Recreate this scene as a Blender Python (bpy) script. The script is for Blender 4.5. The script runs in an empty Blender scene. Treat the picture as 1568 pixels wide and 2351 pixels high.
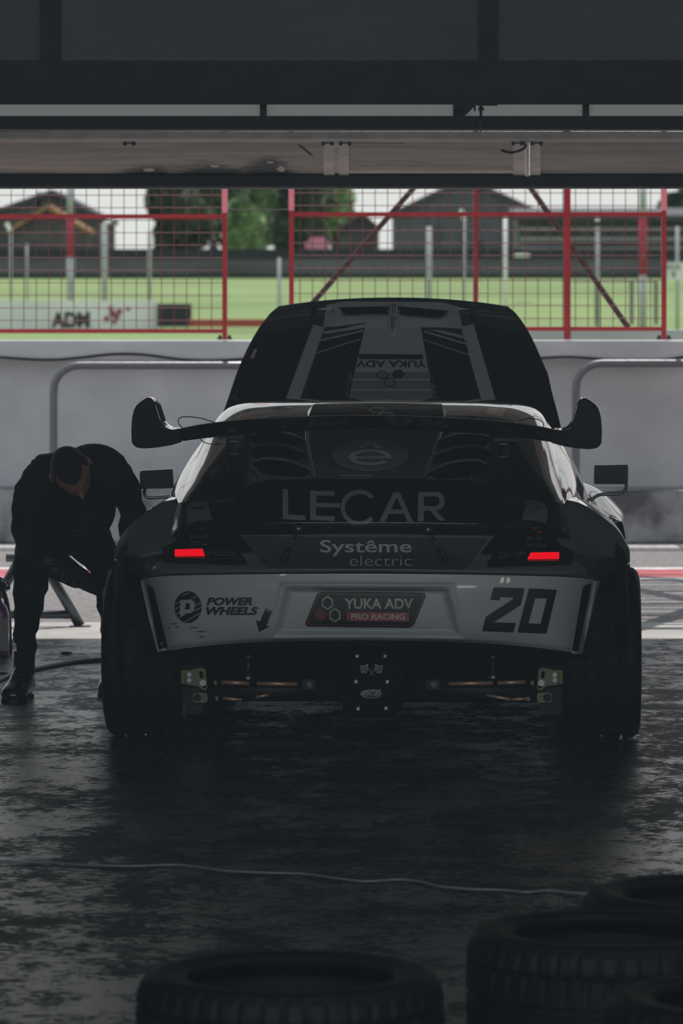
import bpy, bmesh, math, random
from mathutils import Vector, Matrix
from mathutils.bvhtree import BVHTree
from mathutils.geometry import tessellate_polygon
random.seed(7)
R = math.radians
# ------------------------------------------------------------------ camera
F = 9800.0; HY = 640.0; CH = 1.77; CX = 784.0
S = bpy.context.scene
cd = bpy.data.cameras.new('camera'); cam = bpy.data.objects.new('camera', cd)
S.collection.objects.link(cam); S.camera = cam
cam.location = (0, 0, CH); cam.rotation_euler = (R(90), 0, 0)
cd.sensor_fit = 'HORIZONTAL'; cd.sensor_width = 24; cd.lens = F/1568*24
cd.shift_y = -(2351/2-HY)/1568
cd.clip_end = 2000
cd.dof.use_dof = True; cd.dof.focus_distance = 16.0; cd.dof.aperture_fstop = 6.8
# ------------------------------------------------------------------ sky, sun, fill lamps, exposure
w = bpy.data.worlds.new('sky'); S.world = w; w.use_nodes = True
nt = w.node_tree; bg = nt.nodes['Background']
tc = nt.nodes.new('ShaderNodeTexCoord'); sp = nt.nodes.new('ShaderNodeSeparateXYZ')
rp = nt.nodes.new('ShaderNodeValToRGB'); nt.links.new(tc.outputs['Generated'], sp.inputs[0])
nt.links.new(sp.outputs['Z'], rp.inputs[0]); nt.links.new(rp.outputs[0], bg.inputs[0])
rp.color_ramp.elements[0].position = 0.0; rp.color_ramp.elements[0].color = (.72, .75, .73, 1)
rp.color_ramp.elements[1].position = .7; rp.color_ramp.elements[1].color = (.48, .56, .64, 1)
bg.inputs[1].default_value = 1.12
sd = bpy.data.lights.new('sun', 'SUN'); sd.energy = 3.7; sd.angle = R(.4); sd.color = (1, .93, .88)
sun = bpy.data.objects.new('sun', sd); S.collection.objects.link(sun)
sun.rotation_euler = Vector((0.012, -.375, -.927)).to_track_quat('-Z', 'Y').to_euler()
def area(name, loc, target, sx, sy, e, col):
    l = bpy.data.lights.new(name, 'AREA'); l.shape = 'RECTANGLE'; l.size = sx; l.size_y = sy
    l.energy = e; l.color = col
    o = bpy.data.objects.new(name, l); S.collection.objects.link(o); o.location = loc
    o.rotation_euler = (Vector(target)-Vector(loc)).to_track_quat('-Z', 'Y').to_euler()
    return o
area('added_fill_light', (0, 3.4, 3.36), (0, 13.5, 0), 6.0, 1.6, 320, (.86, .95, 1))  # soft fill added under the ceiling, out of view
area('tube_lamp_right', (2.9, 9.0, 3.28), (2.6, 12, 0), .10, 1.3, 7, (.92, 1, .80))
area('tube_lamp_right_pair', (3.15, 9.0, 3.28), (2.8, 12, 0), .10, 1.3, 7, (.92, 1, .80))
area('tube_lamp_left', (-2.9, 6.5, 3.28), (-2.6, 10, 0), .10, 1.3, 7, (.92, 1, .88))
S.view_settings.view_transform = 'Standard'; S.view_settings.look = 'None'
S.view_settings.gamma = 1; S.view_settings.use_curve_mapping = False
S.view_settings.exposure = 0.0
# ------------------------------------------------------------------ helpers
COL = S.collection
def PW(px, py, d): return Vector(((px-CX)*d/F, d, CH-(py-HY)*d/F))
def GD(py, z=0): return F*(CH-z)/(py-HY)          # distance at which height z shows at row py
def PG(px, py, z=0): return PW(px, py, GD(py, z))
def setp(o, label=None, cat=None, group=None, kind=None):
    if label: o['label'] = label
    if cat: o['category'] = cat
    if group: o['group'] = group
    if kind: o['kind'] = kind
    return o
def empty(name, loc, label, cat, group=None, rz=0):
    o = bpy.data.objects.new(name, None); COL.objects.link(o); o.location = loc; o.rotation_euler.z = rz
    o.empty_display_size = .1
    return setp(o, label, cat, group)
def link(name, me, parent=None, m=None):
    if m is not None and not me.materials: me.materials.append(m)
    o = bpy.data.objects.new(name, me); COL.objects.link(o)
    if parent is not None: o.parent = parent
    return o
def mk(name, vs, fs, m, parent=None, smooth=False, local=True):
    """vs are in the parent's space when local, in world space when not"""
    if parent is not None and not local:
        inv = (MAT.get(parent.name) or parent.matrix_basis).inverted(); vs = [inv @ Vector(v) for v in vs]
    me = bpy.data.meshes.new(name); me.from_pydata([tuple(v) for v in vs], [], fs)
    me.materials.append(m)
    if smooth:
        for p in me.polygons: p.use_smooth = True
    me.update()
    return link(name, me, parent)
MAT = {}
class G:
    """collects pieces of ONE mesh"""
    def __init__(s): s.v = []; s.f = []
    def add(s, vs, fs):
        b = len(s.v); s.v += [Vector(v) for v in vs]; s.f += [[i+b for i in f] for f in fs]; return s
    def box(s, a, b, rot=None, org=None):
        a, b = Vector(a), Vector(b)
        vs = [Vector((x, y, z)) for x in (a.x, b.x) for y in (a.y, b.y) for z in (a.z, b.z)]
        if rot is not None: c = Vector(org) if org is not None else (a+b)/2; vs = [rot @ (v-c)+c for v in vs]
        return s.add(vs, [(0,1,3,2),(4,6,7,5),(0,4,5,1),(2,3,7,6),(0,2,6,4),(1,5,7,3)])
    def bbox(s, a, b, r):
        """box with chamfered edges"""
        a, b = Vector(a), Vector(b); c = (a+b)/2; h = (b-a)/2
        bm = bmesh.new(); bmesh.ops.create_cube(bm, size=2)
        for v in bm.verts: v.co = Vector((v.co.x*h.x, v.co.y*h.y, v.co.z*h.z))+c
        bmesh.ops.bevel(bm, geom=list(bm.edges), offset=min(r, h.x*.9, h.y*.9, h.z*.9), segments=2, affect='EDGES')
        bm.verts.index_update()
        s.add([v.co.copy() for v in bm.verts], [[v.index for v in f.verts] for f in bm.faces]); bm.free(); return s
    def tube(s, pts, r, n=10, cap=True):
        pts = [Vector(p) for p in pts]; rs = r if isinstance(r, (list, tuple)) else [r]*len(pts)
        vs = []; up = None
        for i, p in enumerate(pts):
            t = (pts[min(i+1, len(pts)-1)]-pts[max(i-1, 0)]).normalized()
            if up is None: up = t.orthogonal().normalized()
            up = (up-t*up.dot(t)).normalized(); sd_ = t.cross(up)
            for k in range(n):
                a = 2*math.pi*k/n; vs.append(p+(up*math.cos(a)+sd_*math.sin(a))*rs[i])
        fs = [(i*n+k, i*n+(k+1) % n, (i+1)*n+(k+1) % n, (i+1)*n+k) for i in range(len(pts)-1) for k in range(n)]
        if cap: fs += [tuple(range(n-1, -1, -1)), tuple((len(pts)-1)*n+k for k in range(n))]
        return s.add(vs, fs)
    def lathe(s, prof, org, axis, n=32, closed=False, off=0):
        axis = Vector(axis).normalized(); u = axis.orthogonal().normalized(); w_ = axis.cross(u); org = Vector(org)
        vs = [org+axis*h+(u*math.cos(2*math.pi*(k+off)/n)+w_*math.sin(2*math.pi*(k+off)/n))*r for h, r in prof for k in range(n)]
        m = len(prof); rg = range(m) if closed else range(m-1)
        fs = [(i*n+k, i*n+(k+1) % n, ((i+1) % m)*n+(k+1) % n, ((i+1) % m)*n+k) for i in rg for k in range(n)]
        if not closed:
            if prof[0][1] > 1e-6: fs.append(tuple(range(n-1, -1, -1)))
            if prof[-1][1] > 1e-6: fs.append(tuple((m-1)*n+k for k in range(n)))
        return s.add(vs, fs)
    def prism(s, poly, ext):
        """poly: 3D points of a planar outline; ext: extrusion vector"""
        poly = [Vector(p) for p in poly]; n = len(poly); ext = Vector(ext)
        vs = poly+[p+ext for p in poly]
        fs = [(i, (i+1) % n, (i+1) % n+n, i+n) for i in range(n)]
        for t in tessellate_polygon([poly]): fs.append(tuple(t)); fs.append((t[0]+n, t[1]+n, t[2]+n))
        return s.add(vs, fs)
    def ball(s, c, r, nu=14, nv=9, sc=(1,1,1), rot=None):
        vs = []; fs = []
        for j in range(nv+1):
            for i in range(nu):
                a = math.pi*j/nv; b = 2*math.pi*i/nu
                v = Vector((math.sin(a)*math.cos(b)*sc[0], math.sin(a)*math.sin(b)*sc[1], math.cos(a)*sc[2]))*r
                if rot is not None: v = rot @ v
                vs.append(Vector(c)+v)
        for j in range(nv):
            for i in range(nu): fs.append((j*nu+i, (j+1)*nu+i, (j+1)*nu+(i+1) % nu, j*nu+(i+1) % nu))
        return s.add(vs, fs)
    def out(s, name, m, parent=None, smooth=False, local=True): return mk(name, s.v, s.f, m, parent, smooth, local)
def cat(p, t):
    """Catmull-Rom through list p at t in 0..len-1"""
    n = len(p); i = min(int(t), n-2); f = t-i
    p1, p2 = p[i], p[i+1]; p0 = p[i-1] if i > 0 else p1*2-p2; p3 = p[i+2] if i+2 < n else p2*2-p1
    return .5*((2*p1)+(p2-p0)*f+(2*p0-5*p1+4*p2-p3)*f*f+(3*p1-p0-3*p2+p3)*f**3)
def curve(pts, k): 
    pts = [Vector(p) for p in pts]; n = len(pts)-1
    return [cat(pts, i/k) for i in range(n*k+1)]
def rounded(poly, r, k=4):
    """2D polygon with rounded corners"""
    out = []; n = len(poly)
    for i in range(n):
        p = Vector(poly[i]); a = Vector(poly[i-1])-p; b = Vector(poly[(i+1) % n])-p
        rr = min(r, a.length*.45, b.length*.45); a = p+a.normalized()*rr; b = p+b.normalized()*rr
        for j in range(k+1):
            t = j/k; out.append((1-t)**2*a+2*t*(1-t)*p+t*t*b)
    return out
# ------------------------------------------------------------------ materials
def nmat(name, col, rough=.5, metal=0, coat=0, spec=.5, emit=None, es=0, alpha=None, var=0, scale=8, bump=0, bscale=60, stretch=(1,1,1), rvar=0, col2=None):
    m = bpy.data.materials.new(name); m.use_nodes = True; t = m.node_tree; b = t.nodes['Principled BSDF']
    b.inputs['Base Color'].default_value = (*col, 1); b.inputs['Roughness'].default_value = rough
    b.inputs['Metallic'].default_value = metal; b.inputs['Coat Weight'].default_value = coat
    b.inputs['Coat Roughness'].default_value = .04; b.inputs['Specular IOR Level'].default_value = spec
    if emit: b.inputs['Emission Color'].default_value = (*emit, 1); b.inputs['Emission Strength'].default_value = es
    if var or bump or rvar or col2:
        tcn = t.nodes.new('ShaderNodeTexCoord'); mp = t.nodes.new('ShaderNodeMapping'); mp.inputs['Scale'].default_value = stretch
        t.links.new(tcn.outputs['Object'], mp.inputs[0])
        n = t.nodes.new('ShaderNodeTexNoise'); n.inputs['Scale'].default_value = scale; n.inputs['Detail'].default_value = 8; n.inputs['Roughness'].default_value = .62
        t.links.new(mp.outputs[0], n.inputs['Vector'])
        if var or col2:
            rm = t.nodes.new('ShaderNodeValToRGB'); e = rm.color_ramp.elements
            c2 = col2 if col2 else tuple(min(1, c*(1+var)) for c in col); c1 = col if col2 else tuple(c*(1-var) for c in col)
            e[0].position = .36; e[1].position = .64; e[0].color = (*c1, 1); e[1].color = (*c2, 1)
            t.links.new(n.outputs['Fac'], rm.inputs[0]); t.links.new(rm.outputs[0], b.inputs['Base Color'])
        if rvar:
            mr = t.nodes.new('ShaderNodeMapRange'); mr.inputs[1].default_value = .35; mr.inputs[2].default_value = .65
            mr.inputs[3].default_value = rough-rvar; mr.inputs[4].default_value = rough+rvar
            t.links.new(n.outputs['Fac'], mr.inputs[0]); t.links.new(mr.outputs[0], b.inputs['Roughness'])
        if bump:
            n2 = t.nodes.new('ShaderNodeTexNoise'); n2.inputs['Scale'].default_value = bscale; n2.inputs['Detail'].default_value = 5
            t.links.new(mp.outputs[0], n2.inputs['Vector'])
            bp = t.nodes.new('ShaderNodeBump'); bp.inputs['Strength'].default_value = bump; bp.inputs['Distance'].default_value = .02
            t.links.new(n2.outputs['Fac'], bp.inputs['Height']); t.links.new(bp.outputs[0], b.inputs['Normal'])
    return m
GLOSS = nmat('black_gloss_paint', (.012, .0135, .0135), .12, coat=1)
GLOSS2 = nmat('charcoal_gloss_paint', (.05, .054, .056), .25, coat=.7)
WHITEP = nmat('silver_white_wrap', (.50, .525, .55), .35, coat=.35, var=.05, scale=3)
GREYW = nmat('dark_grey_wrap', (.125, .138, .145), .4, coat=.3)
SATIN = nmat('satin_black', (.006, .006, .007), .55)
MATTE = nmat('matte_black_void', (.002, .002, .002), .95, spec=.05)
CARBON = nmat('carbon_black', (.005, .005, .006), .22, coat=.6)
DEC_G = nmat('grey_vinyl', (.55, .58, .58), .4)
DEC_D = nmat('dim_grey_vinyl', (.12, .125, .135), .4)
DEC_K = nmat('black_vinyl', (.006, .006, .007), .45)
DEC_OL = nmat('olive_grey_vinyl', (.13, .145, .135), .4)
DEC_R = nmat('red_vinyl', (.42, .03, .035), .4)
DEC_MR = nmat('maroon_vinyl', (.07, .012, .022), .4)
DEC_W = nmat('pearl_vinyl', (.62, .62, .56), .25, coat=.5)
RED_REF = nmat('glowing_red_reflector', (.8, .0, .01), .35, emit=(1, .0, .012), es=.75)  # reflector is no lamp: its glow is put in by emission
RUBBER = nmat('tyre_rubber', (.0045, .0045, .005), .6, spec=.22, bump=.15, bscale=80, var=.3, scale=12)
COPPER = nmat('bronze_anodised_rod', (.85, .52, .36), .42, metal=.55)
GOLD = nmat('gold_plated_bracket', (.32, .23, .08), .4, metal=.9)
OLIVE = nmat('olive_zinc_plate', (.14, .145, .09), .42, metal=.7)
STEEL = nmat('steel', (.42, .44, .44), .34, metal=.9)
GUN = nmat('gunmetal_tube', (.10, .11, .125), .4, metal=.8)
def glass(name, tint, rough=.02):
    m = nmat(name, tint, rough, spec=.5, coat=.5); return m
DGLASS = nmat('dark_tinted_glass', (.01, .012, .012), .05, coat=1)
# ------------------------------------------------------------------ ground and setting
def add_tex_floor():
    m = nmat('worn_painted_floor', (.045, .048, .052), .36)
    t = m.node_tree; b = t.nodes['Principled BSDF']; L = t.links
    tcn = t.nodes.new('ShaderNodeTexCoord')
    def noise(sc, det=6, mapping=(1,1,1), rough=.6):
        mp = t.nodes.new('ShaderNodeMapping'); mp.inputs['Scale'].default_value = mapping
        L.new(tcn.outputs['Object'], mp.inputs[0]); n = t.nodes.new('ShaderNodeTexNoise')
        n.inputs['Scale'].default_value = sc; n.inputs['Detail'].default_value = det; n.inputs['Roughness'].default_value = rough
        L.new(mp.outputs[0], n.inputs['Vector']); return n
    n1 = noise(1.1, 6, (1, .8, 1), .6); n2 = noise(6, 9, (1, .8, 1), .68); n3 = noise(34, 8, (.8, 1, 1), .7); n4 = noise(140, 4, (1, 1, 1), .6)
    def math_(op, a, b_=None, c=None):
        q = t.nodes.new('ShaderNodeMath'); q.operation = op
        for k, v in enumerate((a, b_, c)):
            if v is None: continue
            if isinstance(v, (int, float)): q.inputs[k].default_value = v
            else: L.new(v, q.inputs[k])
        return q.outputs[0]
    mix = math_('ADD', math_('MULTIPLY', n1.outputs['Fac'], .28), math_('ADD', math_('MULTIPLY', n2.outputs['Fac'], .36), math_('MULTIPLY', n3.outputs['Fac'], .36)))
    cr = t.nodes.new('ShaderNodeValToRGB'); e = cr.color_ramp.elements
    e[0].position = .42; e[0].color = (.014, .0155, .0175, 1); e[1].position = .60; e[1].color = (.045, .048, .051, 1)
    L.new(mix, cr.inputs[0]); L.new(cr.outputs[0], b.inputs['Base Color'])
    rr = t.nodes.new('ShaderNodeMapRange'); rr.inputs[1].default_value = .48; rr.inputs[2].default_value = .54
    rr.inputs[3].default_value = .55; rr.inputs[4].default_value = .08
    L.new(mix, rr.inputs[0]); L.new(rr.outputs[0], b.inputs['Roughness'])
    sr = t.nodes.new('ShaderNodeMapRange'); sr.inputs[1].default_value = .48; sr.inputs[2].default_value = .545
    sr.inputs[3].default_value = .08; sr.inputs[4].default_value = 1.0
    L.new(mix, sr.inputs[0]); L.new(sr.outputs[0], b.inputs['Specular IOR Level'])
    bp = t.nodes.new('ShaderNodeBump'); bp.inputs['Strength'].default_value = .4; bp.inputs['Distance'].default_value = .0006
    L.new(n4.outputs['Fac'], bp.inputs['Height'])
    bp2 = t.nodes.new('ShaderNodeBump'); bp2.inputs['Strength'].default_value = .5; bp2.inputs['Distance'].default_value = .0035
    L.new(n3.outputs['Fac'], bp2.inputs['Height']); L.new(bp.outputs[0], bp2.inputs['Normal']); L.new(bp2.outputs[0], b.inputs['Normal'])
    return m
def struct(o): o['kind'] = 'structure'; return o
GY0, GY1 = -3.0, 21.0; GX = 4.6; GZ = 3.45
struct(G().box((-GX, GY0, -.12), (GX, GY1, 0)).out('floor', add_tex_floor()))
PLASTER = nmat('dark_plaster_wall', (.10, .105, .11), .85, var=.2, scale=3, bump=.1)
struct(G().box((-GX-.15, GY0-.15, -.12), (-GX, GY1, GZ+.2)).out('wall_left', PLASTER))
struct(G().box((GX, GY0-.15, -.12), (GX+.15, GY1, GZ+.2)).out('wall_right', PLASTER))
struct(G().box((-GX, GY0-.15, -.12), (GX, GY0, GZ+.2)).out('wall_back', PLASTER))
CEILM = nmat('dark_ceiling_sheet', (.05, .053, .056), .8, var=.2, scale=2)
struct(G().box((-GX, GY0, GZ), (GX, GY1-.05, GZ+.2)).out('ceiling', CEILM))
CONC = nmat('pale_concrete_strip', (.42, .42, .41), .75, var=.16, scale=3, bump=.2, bscale=30)
struct(G().box((-12, GY1, -.12), (12, GD(1428), -.001)).out('threshold_slab', CONC))
ASPH = nmat('pit_lane_asphalt', (.27, .26, .258), .85, var=.35, scale=26, bump=.9, bscale=110)
struct(G().box((-30, GD(1428), -.12), (30, 29.2, -.006)).out('pit_lane', ASPH))
REDP = nmat('worn_red_line_paint', (.42, .10, .11), .8, var=.3, scale=7)
WHTP = nmat('worn_white_line_paint', (.55, .54, .53), .8, var=.25, scale=9)
struct(G().box((-14, GD(1324), -.006), (14, GD(1306), -.003)).out('painted_red_line', REDP))
struct(G().box((-14, GD(1306), -.006), (14, GD(1301), -.0035)).out('painted_white_line', WHTP))
struct(G().box((-14, GD(1329), -.006), (14, GD(1324), -.0035)).out('painted_white_line', WHTP))
struct(G().box((-14, 28.15, -.006), (14, 28.75, -.0035)).out('painted_white_line', WHTP))
GRASS = nmat('field_grass', (.11, .19, .05), .9, scale=.12, col2=(.22, .31, .105), stretch=(.25, 1, 1), bump=.3, bscale=2)
struct(mk('field', [(-90, 29.6, -.05), (90, 29.6, -.05), (90, 170, .02), (-90, 170, .02), (-90, 255, 1.85), (90, 255, 1.85), (90, 345, 2.2), (-90, 345, 2.2)],
          [(0,1,2,3), (3,2,5,4), (4,5,6,7)], GRASS))
# pit wall
PITW = nmat('whitewashed_concrete', (.50, .515, .53), .85, scale=1.3, var=.12, bump=.25, bscale=14)
PITD = nmat('stained_concrete', (.34, .35, .365), .9, scale=3.2, col2=(.08, .082, .088), bump=.4, bscale=14)
def pit_wall():
    r = empty('pit_wall', (0, 29.3, 0), 'long whitewashed concrete pit wall with overhanging cap beyond the open garage door', 'wall')
    r['kind'] = 'structure'; del r['category']
    D = 29.15
    def zz(py, d=D): return PW(0, py, d).z
    G().box((-13, D, 0), (13, D+.35, zz(826))).out('wall_panel', PITW, r, local=False)
    # cap made of long cast sections with joints
    x = -13.0
    while x < 12.9:
        G().bbox((x+.004, D-.12, zz(826)), (x+3.246, D+.48, zz(783, D-.12)), .012).out('cap_stone', PITW, r, local=False); x += 3.25
    x = -13.0
    while x < 12.9:
        G().bbox((x+.004, D-.60, 0), (x+2.59, D, zz(1127, D-.60)), .015).out('plinth_block', PITD, r, local=False); x += 2.6
    return r
pit_wall()
# ------------------------------------------------------------------ garage front: lintel, transom, door
DARKST = nmat('dark_steel_beam', (.012, .013, .014), .6, var=.5, scale=5, bump=.1)
def corrugated(name, x0, x1, z0, z1, y, pitch, depth, m, parent, horiz=True):
    vs = []; fs = []
    if horiz:
        n = int((z1-z0)/pitch)*4
        for i in range(n+1):
            z = z0+(z1-z0)*i/n; yy = y+(0, depth, depth, 0)[i % 4]
            vs += [(x0, yy, z), (x1, yy, z)]
    else:
        n = int((x1-x0)/pitch)*4
        for i in range(n+1):
            x = x0+(x1-x0)*i/n; yy = y+(0, depth, depth, 0)[i % 4]
            vs += [(x, yy, z0), (x, yy, z1)]
    for i in range(n): fs.append((2*i, 2*i+1, 2*i+3, 2*i+2))
    return mk(name, vs, fs, m, parent, local=False)
wf = empty('wall_front', (0, 20.8, 0), 'garage front wall above the door with ribbed panels and a dark steel beam', 'wall')
wf['kind'] = 'structure'; del wf['category']
RIB = nmat('grey_ribbed_sheet', (.27, .285, .295), .7, var=.12, scale=1.2)
D1 = 20.5
def Z1(py, d=D1): return PW(0, py, d).z
def X1(px, d=D1): return PW(px, 0, d).x
edges = [-GX, X1(-880), X1(95), X1(1100), X1(2160), GX]
posts_u = [(-905, -862), (95, 138), (1100, 1142), (2140, 2183)]
xs = [-GX]+[c for a, b in posts_u for c in (X1(a), X1(b))]+[GX]
for i in range(0, len(xs)-1, 2):
    if xs[i+1]-xs[i] > .05:
        corrugated('ribbed_panel', xs[i], xs[i+1], Z1(148), GZ, D1+.06, .0165, .004, RIB, wf)
for a, b in posts_u:
    G().box((X1(a), D1-.06, Z1(150)), (X1(b), D1+.05, GZ)).out('post', DARKST, wf, local=False)
G().bbox((-GX, D1-.1, Z1(238)), (GX, D1+.12, Z1(141)), .01).out('beam', DARKST, wf, local=False)
G().box((-GX, D1+.12, Z1(141)), (GX, D1+.2, GZ+.2)).out('backing_wall', DARKST, wf, local=False)
# fascia outside, over the added shade slab, up to the roof
# transom strip of translucent ribbed sheet, with mullions
def translucent(name, col):
    m = bpy.data.materials.new(name); m.use_nodes = True; t = m.node_tree; t.nodes.remove(t.nodes['Principled BSDF'])
    a = t.nodes.new('ShaderNodeBsdfTranslucent'); a.inputs[0].default_value = (*col, 1)
    d = t.nodes.new('ShaderNodeBsdfDiffuse'); d.inputs[0].default_value = (*col, 1)
    mx = t.nodes.new('ShaderNodeMixShader'); mx.inputs[0].default_value = .2
    t.links.new(a.outputs[0], mx.inputs[1]); t.links.new(d.outputs[0], mx.inputs[2])
    t.links.new(mx.outputs[0], t.nodes['Material Output'].inputs[0]); return m
POLY = translucent('milky_ribbed_polycarbonate', (.25, .27, .265))
D2 = 20.85
mull = [(-520, -500), (597, 612), (1040, 1068), (1337, 1352), (2200, 2215)]
win = empty('window_1', (0, D2, Z1(270, D2)), 'narrow transom strip of milky ribbed panes above the garage door', 'window')
win['kind'] = 'structure'; del win['category']
xs = [-GX]+[c for a, b in mull for c in (X1(a, D2), X1(b, D2))]+[GX]
for i in range(0, len(xs)-1, 2):
    if xs[i+1]-xs[i] > .05:
        corrugated('pane', xs[i], xs[i+1], Z1(272, D2), 3.4, D2, .009, .003, POLY, win, False)
for a, b in mull: G().box((X1(a, D2), D2-.03, Z1(272, D2)), (X1(b, D2), D2+.03, 3.4)).out('mullion', DARKST, win, local=False)
# door: overhead sectional door, half rolled up
WARM = nmat('dusty_door_panel', (.52, .45, .40), .7, scale=5, var=.25, stretch=(.35, 1, 2))
WARM2 = nmat('dusty_door_frame', (.85, .76, .70), .6, scale=9, var=.15)
dr = empty('door_1', (0, 20.75, 0), 'raised overhead garage door with dusty warm grey panels and battens', 'door')
dr['kind'] = 'structure'; del dr['category']
def quadbox(px0, py0, d0, px1, py1, d1, th):
    """slanted slab between a bottom line (py1,d1) and a top line (py0,d0), facing the garage"""
    a, b, c, e = PW(px0, py0, d0), PW(px1, py0, d0), PW(px1, py1, d1), PW(px0, py1, d1)
    n = (b-a).cross(e-a).normalized()
    if n.z > 0: n = -n
    return [a, b, c, e], -n*th
def slab(name, px0, py0, px1, py1, m, parent, d0=19.6, d1=20.8, th=.03, lift=0):
    dd = lambda py: d1+(d0-d1)*(403-py)/(403-325)
    q, ext = quadbox(px0, py0, dd(py0)-lift*5, px1, py1, dd(py1)-lift*5, th)
    return G().prism(q, ext).out(name, m, parent, local=False)
pans = [(-900, -30), (-30, 745), (800, 1180), (1240, 1990), (1990, 2600)]
for a, b in pans: slab('door_panel', a, 322, b, 405, WARM, dr)
for a, b, l in [(743, 768, .012), (768, 778, .0), (778, 801, .012), (1178, 1205, .012), (1206, 1215, .03), (1216, 1241, .012), (-40, -10, .012), (1980, 2010, .012)]:
    slab('stile', a, 324, b, 405, WARM2, dr, lift=l)
slab('top_rail', -900, 318, 2600, 327, WARM2, dr, lift=.015)
slab('bottom_batten', 800, 391, 1180, 398, WARM2, dr, lift=.008)
for x in (297, 752, 792, 1188, 1232):
    g = G(); 
    for s_ in (-10, 10): g.bbox(PW(x+s_-4, 334, 19.58), PW(x+s_+4, 324, 19.54), .003)
    g.box(PW(x-9, 330, 19.58), PW(x+9, 326, 19.56)); g.out('hinge', DARKST, dr, local=False)
G().bbox(PW(-900, 430, 20.86), PW(2600, 403, 20.74), .006).out('bottom_rail', DARKST, dr, local=False)
G().tube([PW(-900, 431, 20.87), PW(2600, 431, 20.87)], .006, 8).out('rubber_seal', WARM2, dr, local=False)
G().bbox(PW(-900, 299, 20.78), PW(2600, 266, 20.6), .006).out('track_beam', DARKST, wf, local=False)
G().bbox(PW(-900, 320, 20.70), PW(2600, 302, 20.58), .006).out('track_beam', DARKST, wf, local=False)
G().tube([PW(-900, 301, 20.58), PW(2600, 299, 20.58)], .0032, 6).out('beam_highlight', WARM2, wf, local=False)  # pink highlight along the beam, modelled as a thin pale rod
# stains on the door: soot, flat print with its own shape
SOOT = nmat('soot_stain', (.03, .027, .024), .9)
def dpt(px, py, lift=.02):
    d = 20.8-1.2*(403-py)/78; return PW(px, py, d-lift)
def stain(pts, name='soot_mark', m=None):
    return mk(name, [dpt(x, y) for x, y in pts], [tuple(t) for t in tessellate_polygon([[Vector((x, y, 0)) for x, y in pts]])], m or SOOT, dr, local=False)
rs = random.Random(5)
tW = WARM.node_tree; bW = tW.nodes['Principled BSDF']; old = bW.inputs['Base Color'].links[0].from_socket
tcW = tW.nodes.new('ShaderNodeTexCoord'); nW = tW.nodes.new('ShaderNodeTexNoise'); nW.inputs['Scale'].default_value = 7; nW.inputs['Detail'].default_value = 6
tW.links.new(tcW.outputs['Object'], nW.inputs['Vector'])
def ell_mask(x, y, rx, ry):
    mp = tW.nodes.new('ShaderNodeMapping'); mp.vector_type = 'POINT'; mp.inputs['Location'].default_value = (-x/rx, -y/ry, 0); mp.inputs['Scale'].default_value = (1/rx, 1/ry, 0)
    tW.links.new(tcW.outputs['Object'], mp.inputs[0]); l = tW.nodes.new('ShaderNodeVectorMath'); l.operation = 'LENGTH'; tW.links.new(mp.outputs[0], l.inputs[0])
    a = tW.nodes.new('ShaderNodeMath'); a.operation = 'MULTIPLY_ADD'; a.inputs[1].default_value = 1.6; tW.links.new(nW.outputs['Fac'], a.inputs[0]); tW.links.new(l.outputs['Value'], a.inputs[2])
    m = tW.nodes.new('ShaderNodeMapRange'); m.inputs[1].default_value = 1.35; m.inputs[2].default_value = 2.1; m.inputs[3].default_value = 1; m.inputs[4].default_value = 0
    tW.links.new(a.outputs[0], m.inputs[0]); return m.outputs[0]
ms = [ell_mask(-.93, .0, .12, .32), ell_mask(-.62, -.02, .22, .36), ell_mask(-.36, -.1, .14, .5), ell_mask(-.62, .06, .42, .14)]
cur = ms[0]
for m in ms[1:]:
    mx = tW.nodes.new('ShaderNodeMath'); mx.operation = 'MAXIMUM'; tW.links.new(cur, mx.inputs[0]); tW.links.new(m, mx.inputs[1]); cur = mx.outputs[0]
mixW = tW.nodes.new('ShaderNodeMixRGB'); mixW.inputs[2].default_value = (.012, .011, .010, 1); tW.links.new(cur, mixW.inputs[0]); tW.links.new(old, mixW.inputs[1]); tW.links.new(mixW.outputs[0], bW.inputs['Base Color'])
WORN = nmat('worn_bare_patch', (.75, .66, .58), .7)
for cx_, cy_, a_, b_ in ((340, 389, 16, 5), (492, 380, 14, 4), (646, 387, 13, 7), (620, 372, 9, 3)):
    o = stain([(cx_+a_*math.cos(t)*rs.uniform(.6, 1.1), cy_+b_*math.sin(t)*rs.uniform(.6, 1.1)) for t in [2*math.pi*k/16 for k in range(16)]], 'bare_patch', WORN)
    for v in o.data.vertices: v.co.z -= .002
stain([(681, 331), (690, 333), (720, 356), (713, 357)], 'scratch')
stain([(802, 322.5), (929, 323), (929, 329), (802, 328.5)], 'dark_strip')
# latch rod and bracket
lt = empty('door_latch', PW(1100, 240, 20.4), 'dark latch bracket with a hanging threaded rod under the beam', 'latch')
g = G(); g.bbox(PW(1040, 250, 20.42), PW(1068, 236, 20.36), .004)
g.prism([PW(1068, 238, 20.4), PW(1095, 238, 20.4), PW(1072, 262, 20.4), PW(1064, 262, 20.4)], (0, .03, 0))
g.bbox(PW(1094, 243, 20.42), PW(1142, 237, 20.36), .003); g.out('bracket', DARKST, lt, local=False)
G().tube([PW(1104, 238, 20.4), PW(1104, 278, 20.4)], .007, 8).tube([PW(1098, 250, 20.4), PW(1111, 250, 20.4)], .008, 8).tube([PW(1090, 240, 20.4), PW(1090, 255, 20.4)], .005, 8).out('rod', DARKST, lt, local=False)
G().tube([PW(1103, 276, 20.4), PW(1103, 322, 20.42)], .0035, 8).tube([PW(1101, 311, 20.41), PW(1107, 311, 20.41)], .006, 8).out('wire_end', STEEL, lt, local=False)
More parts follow.
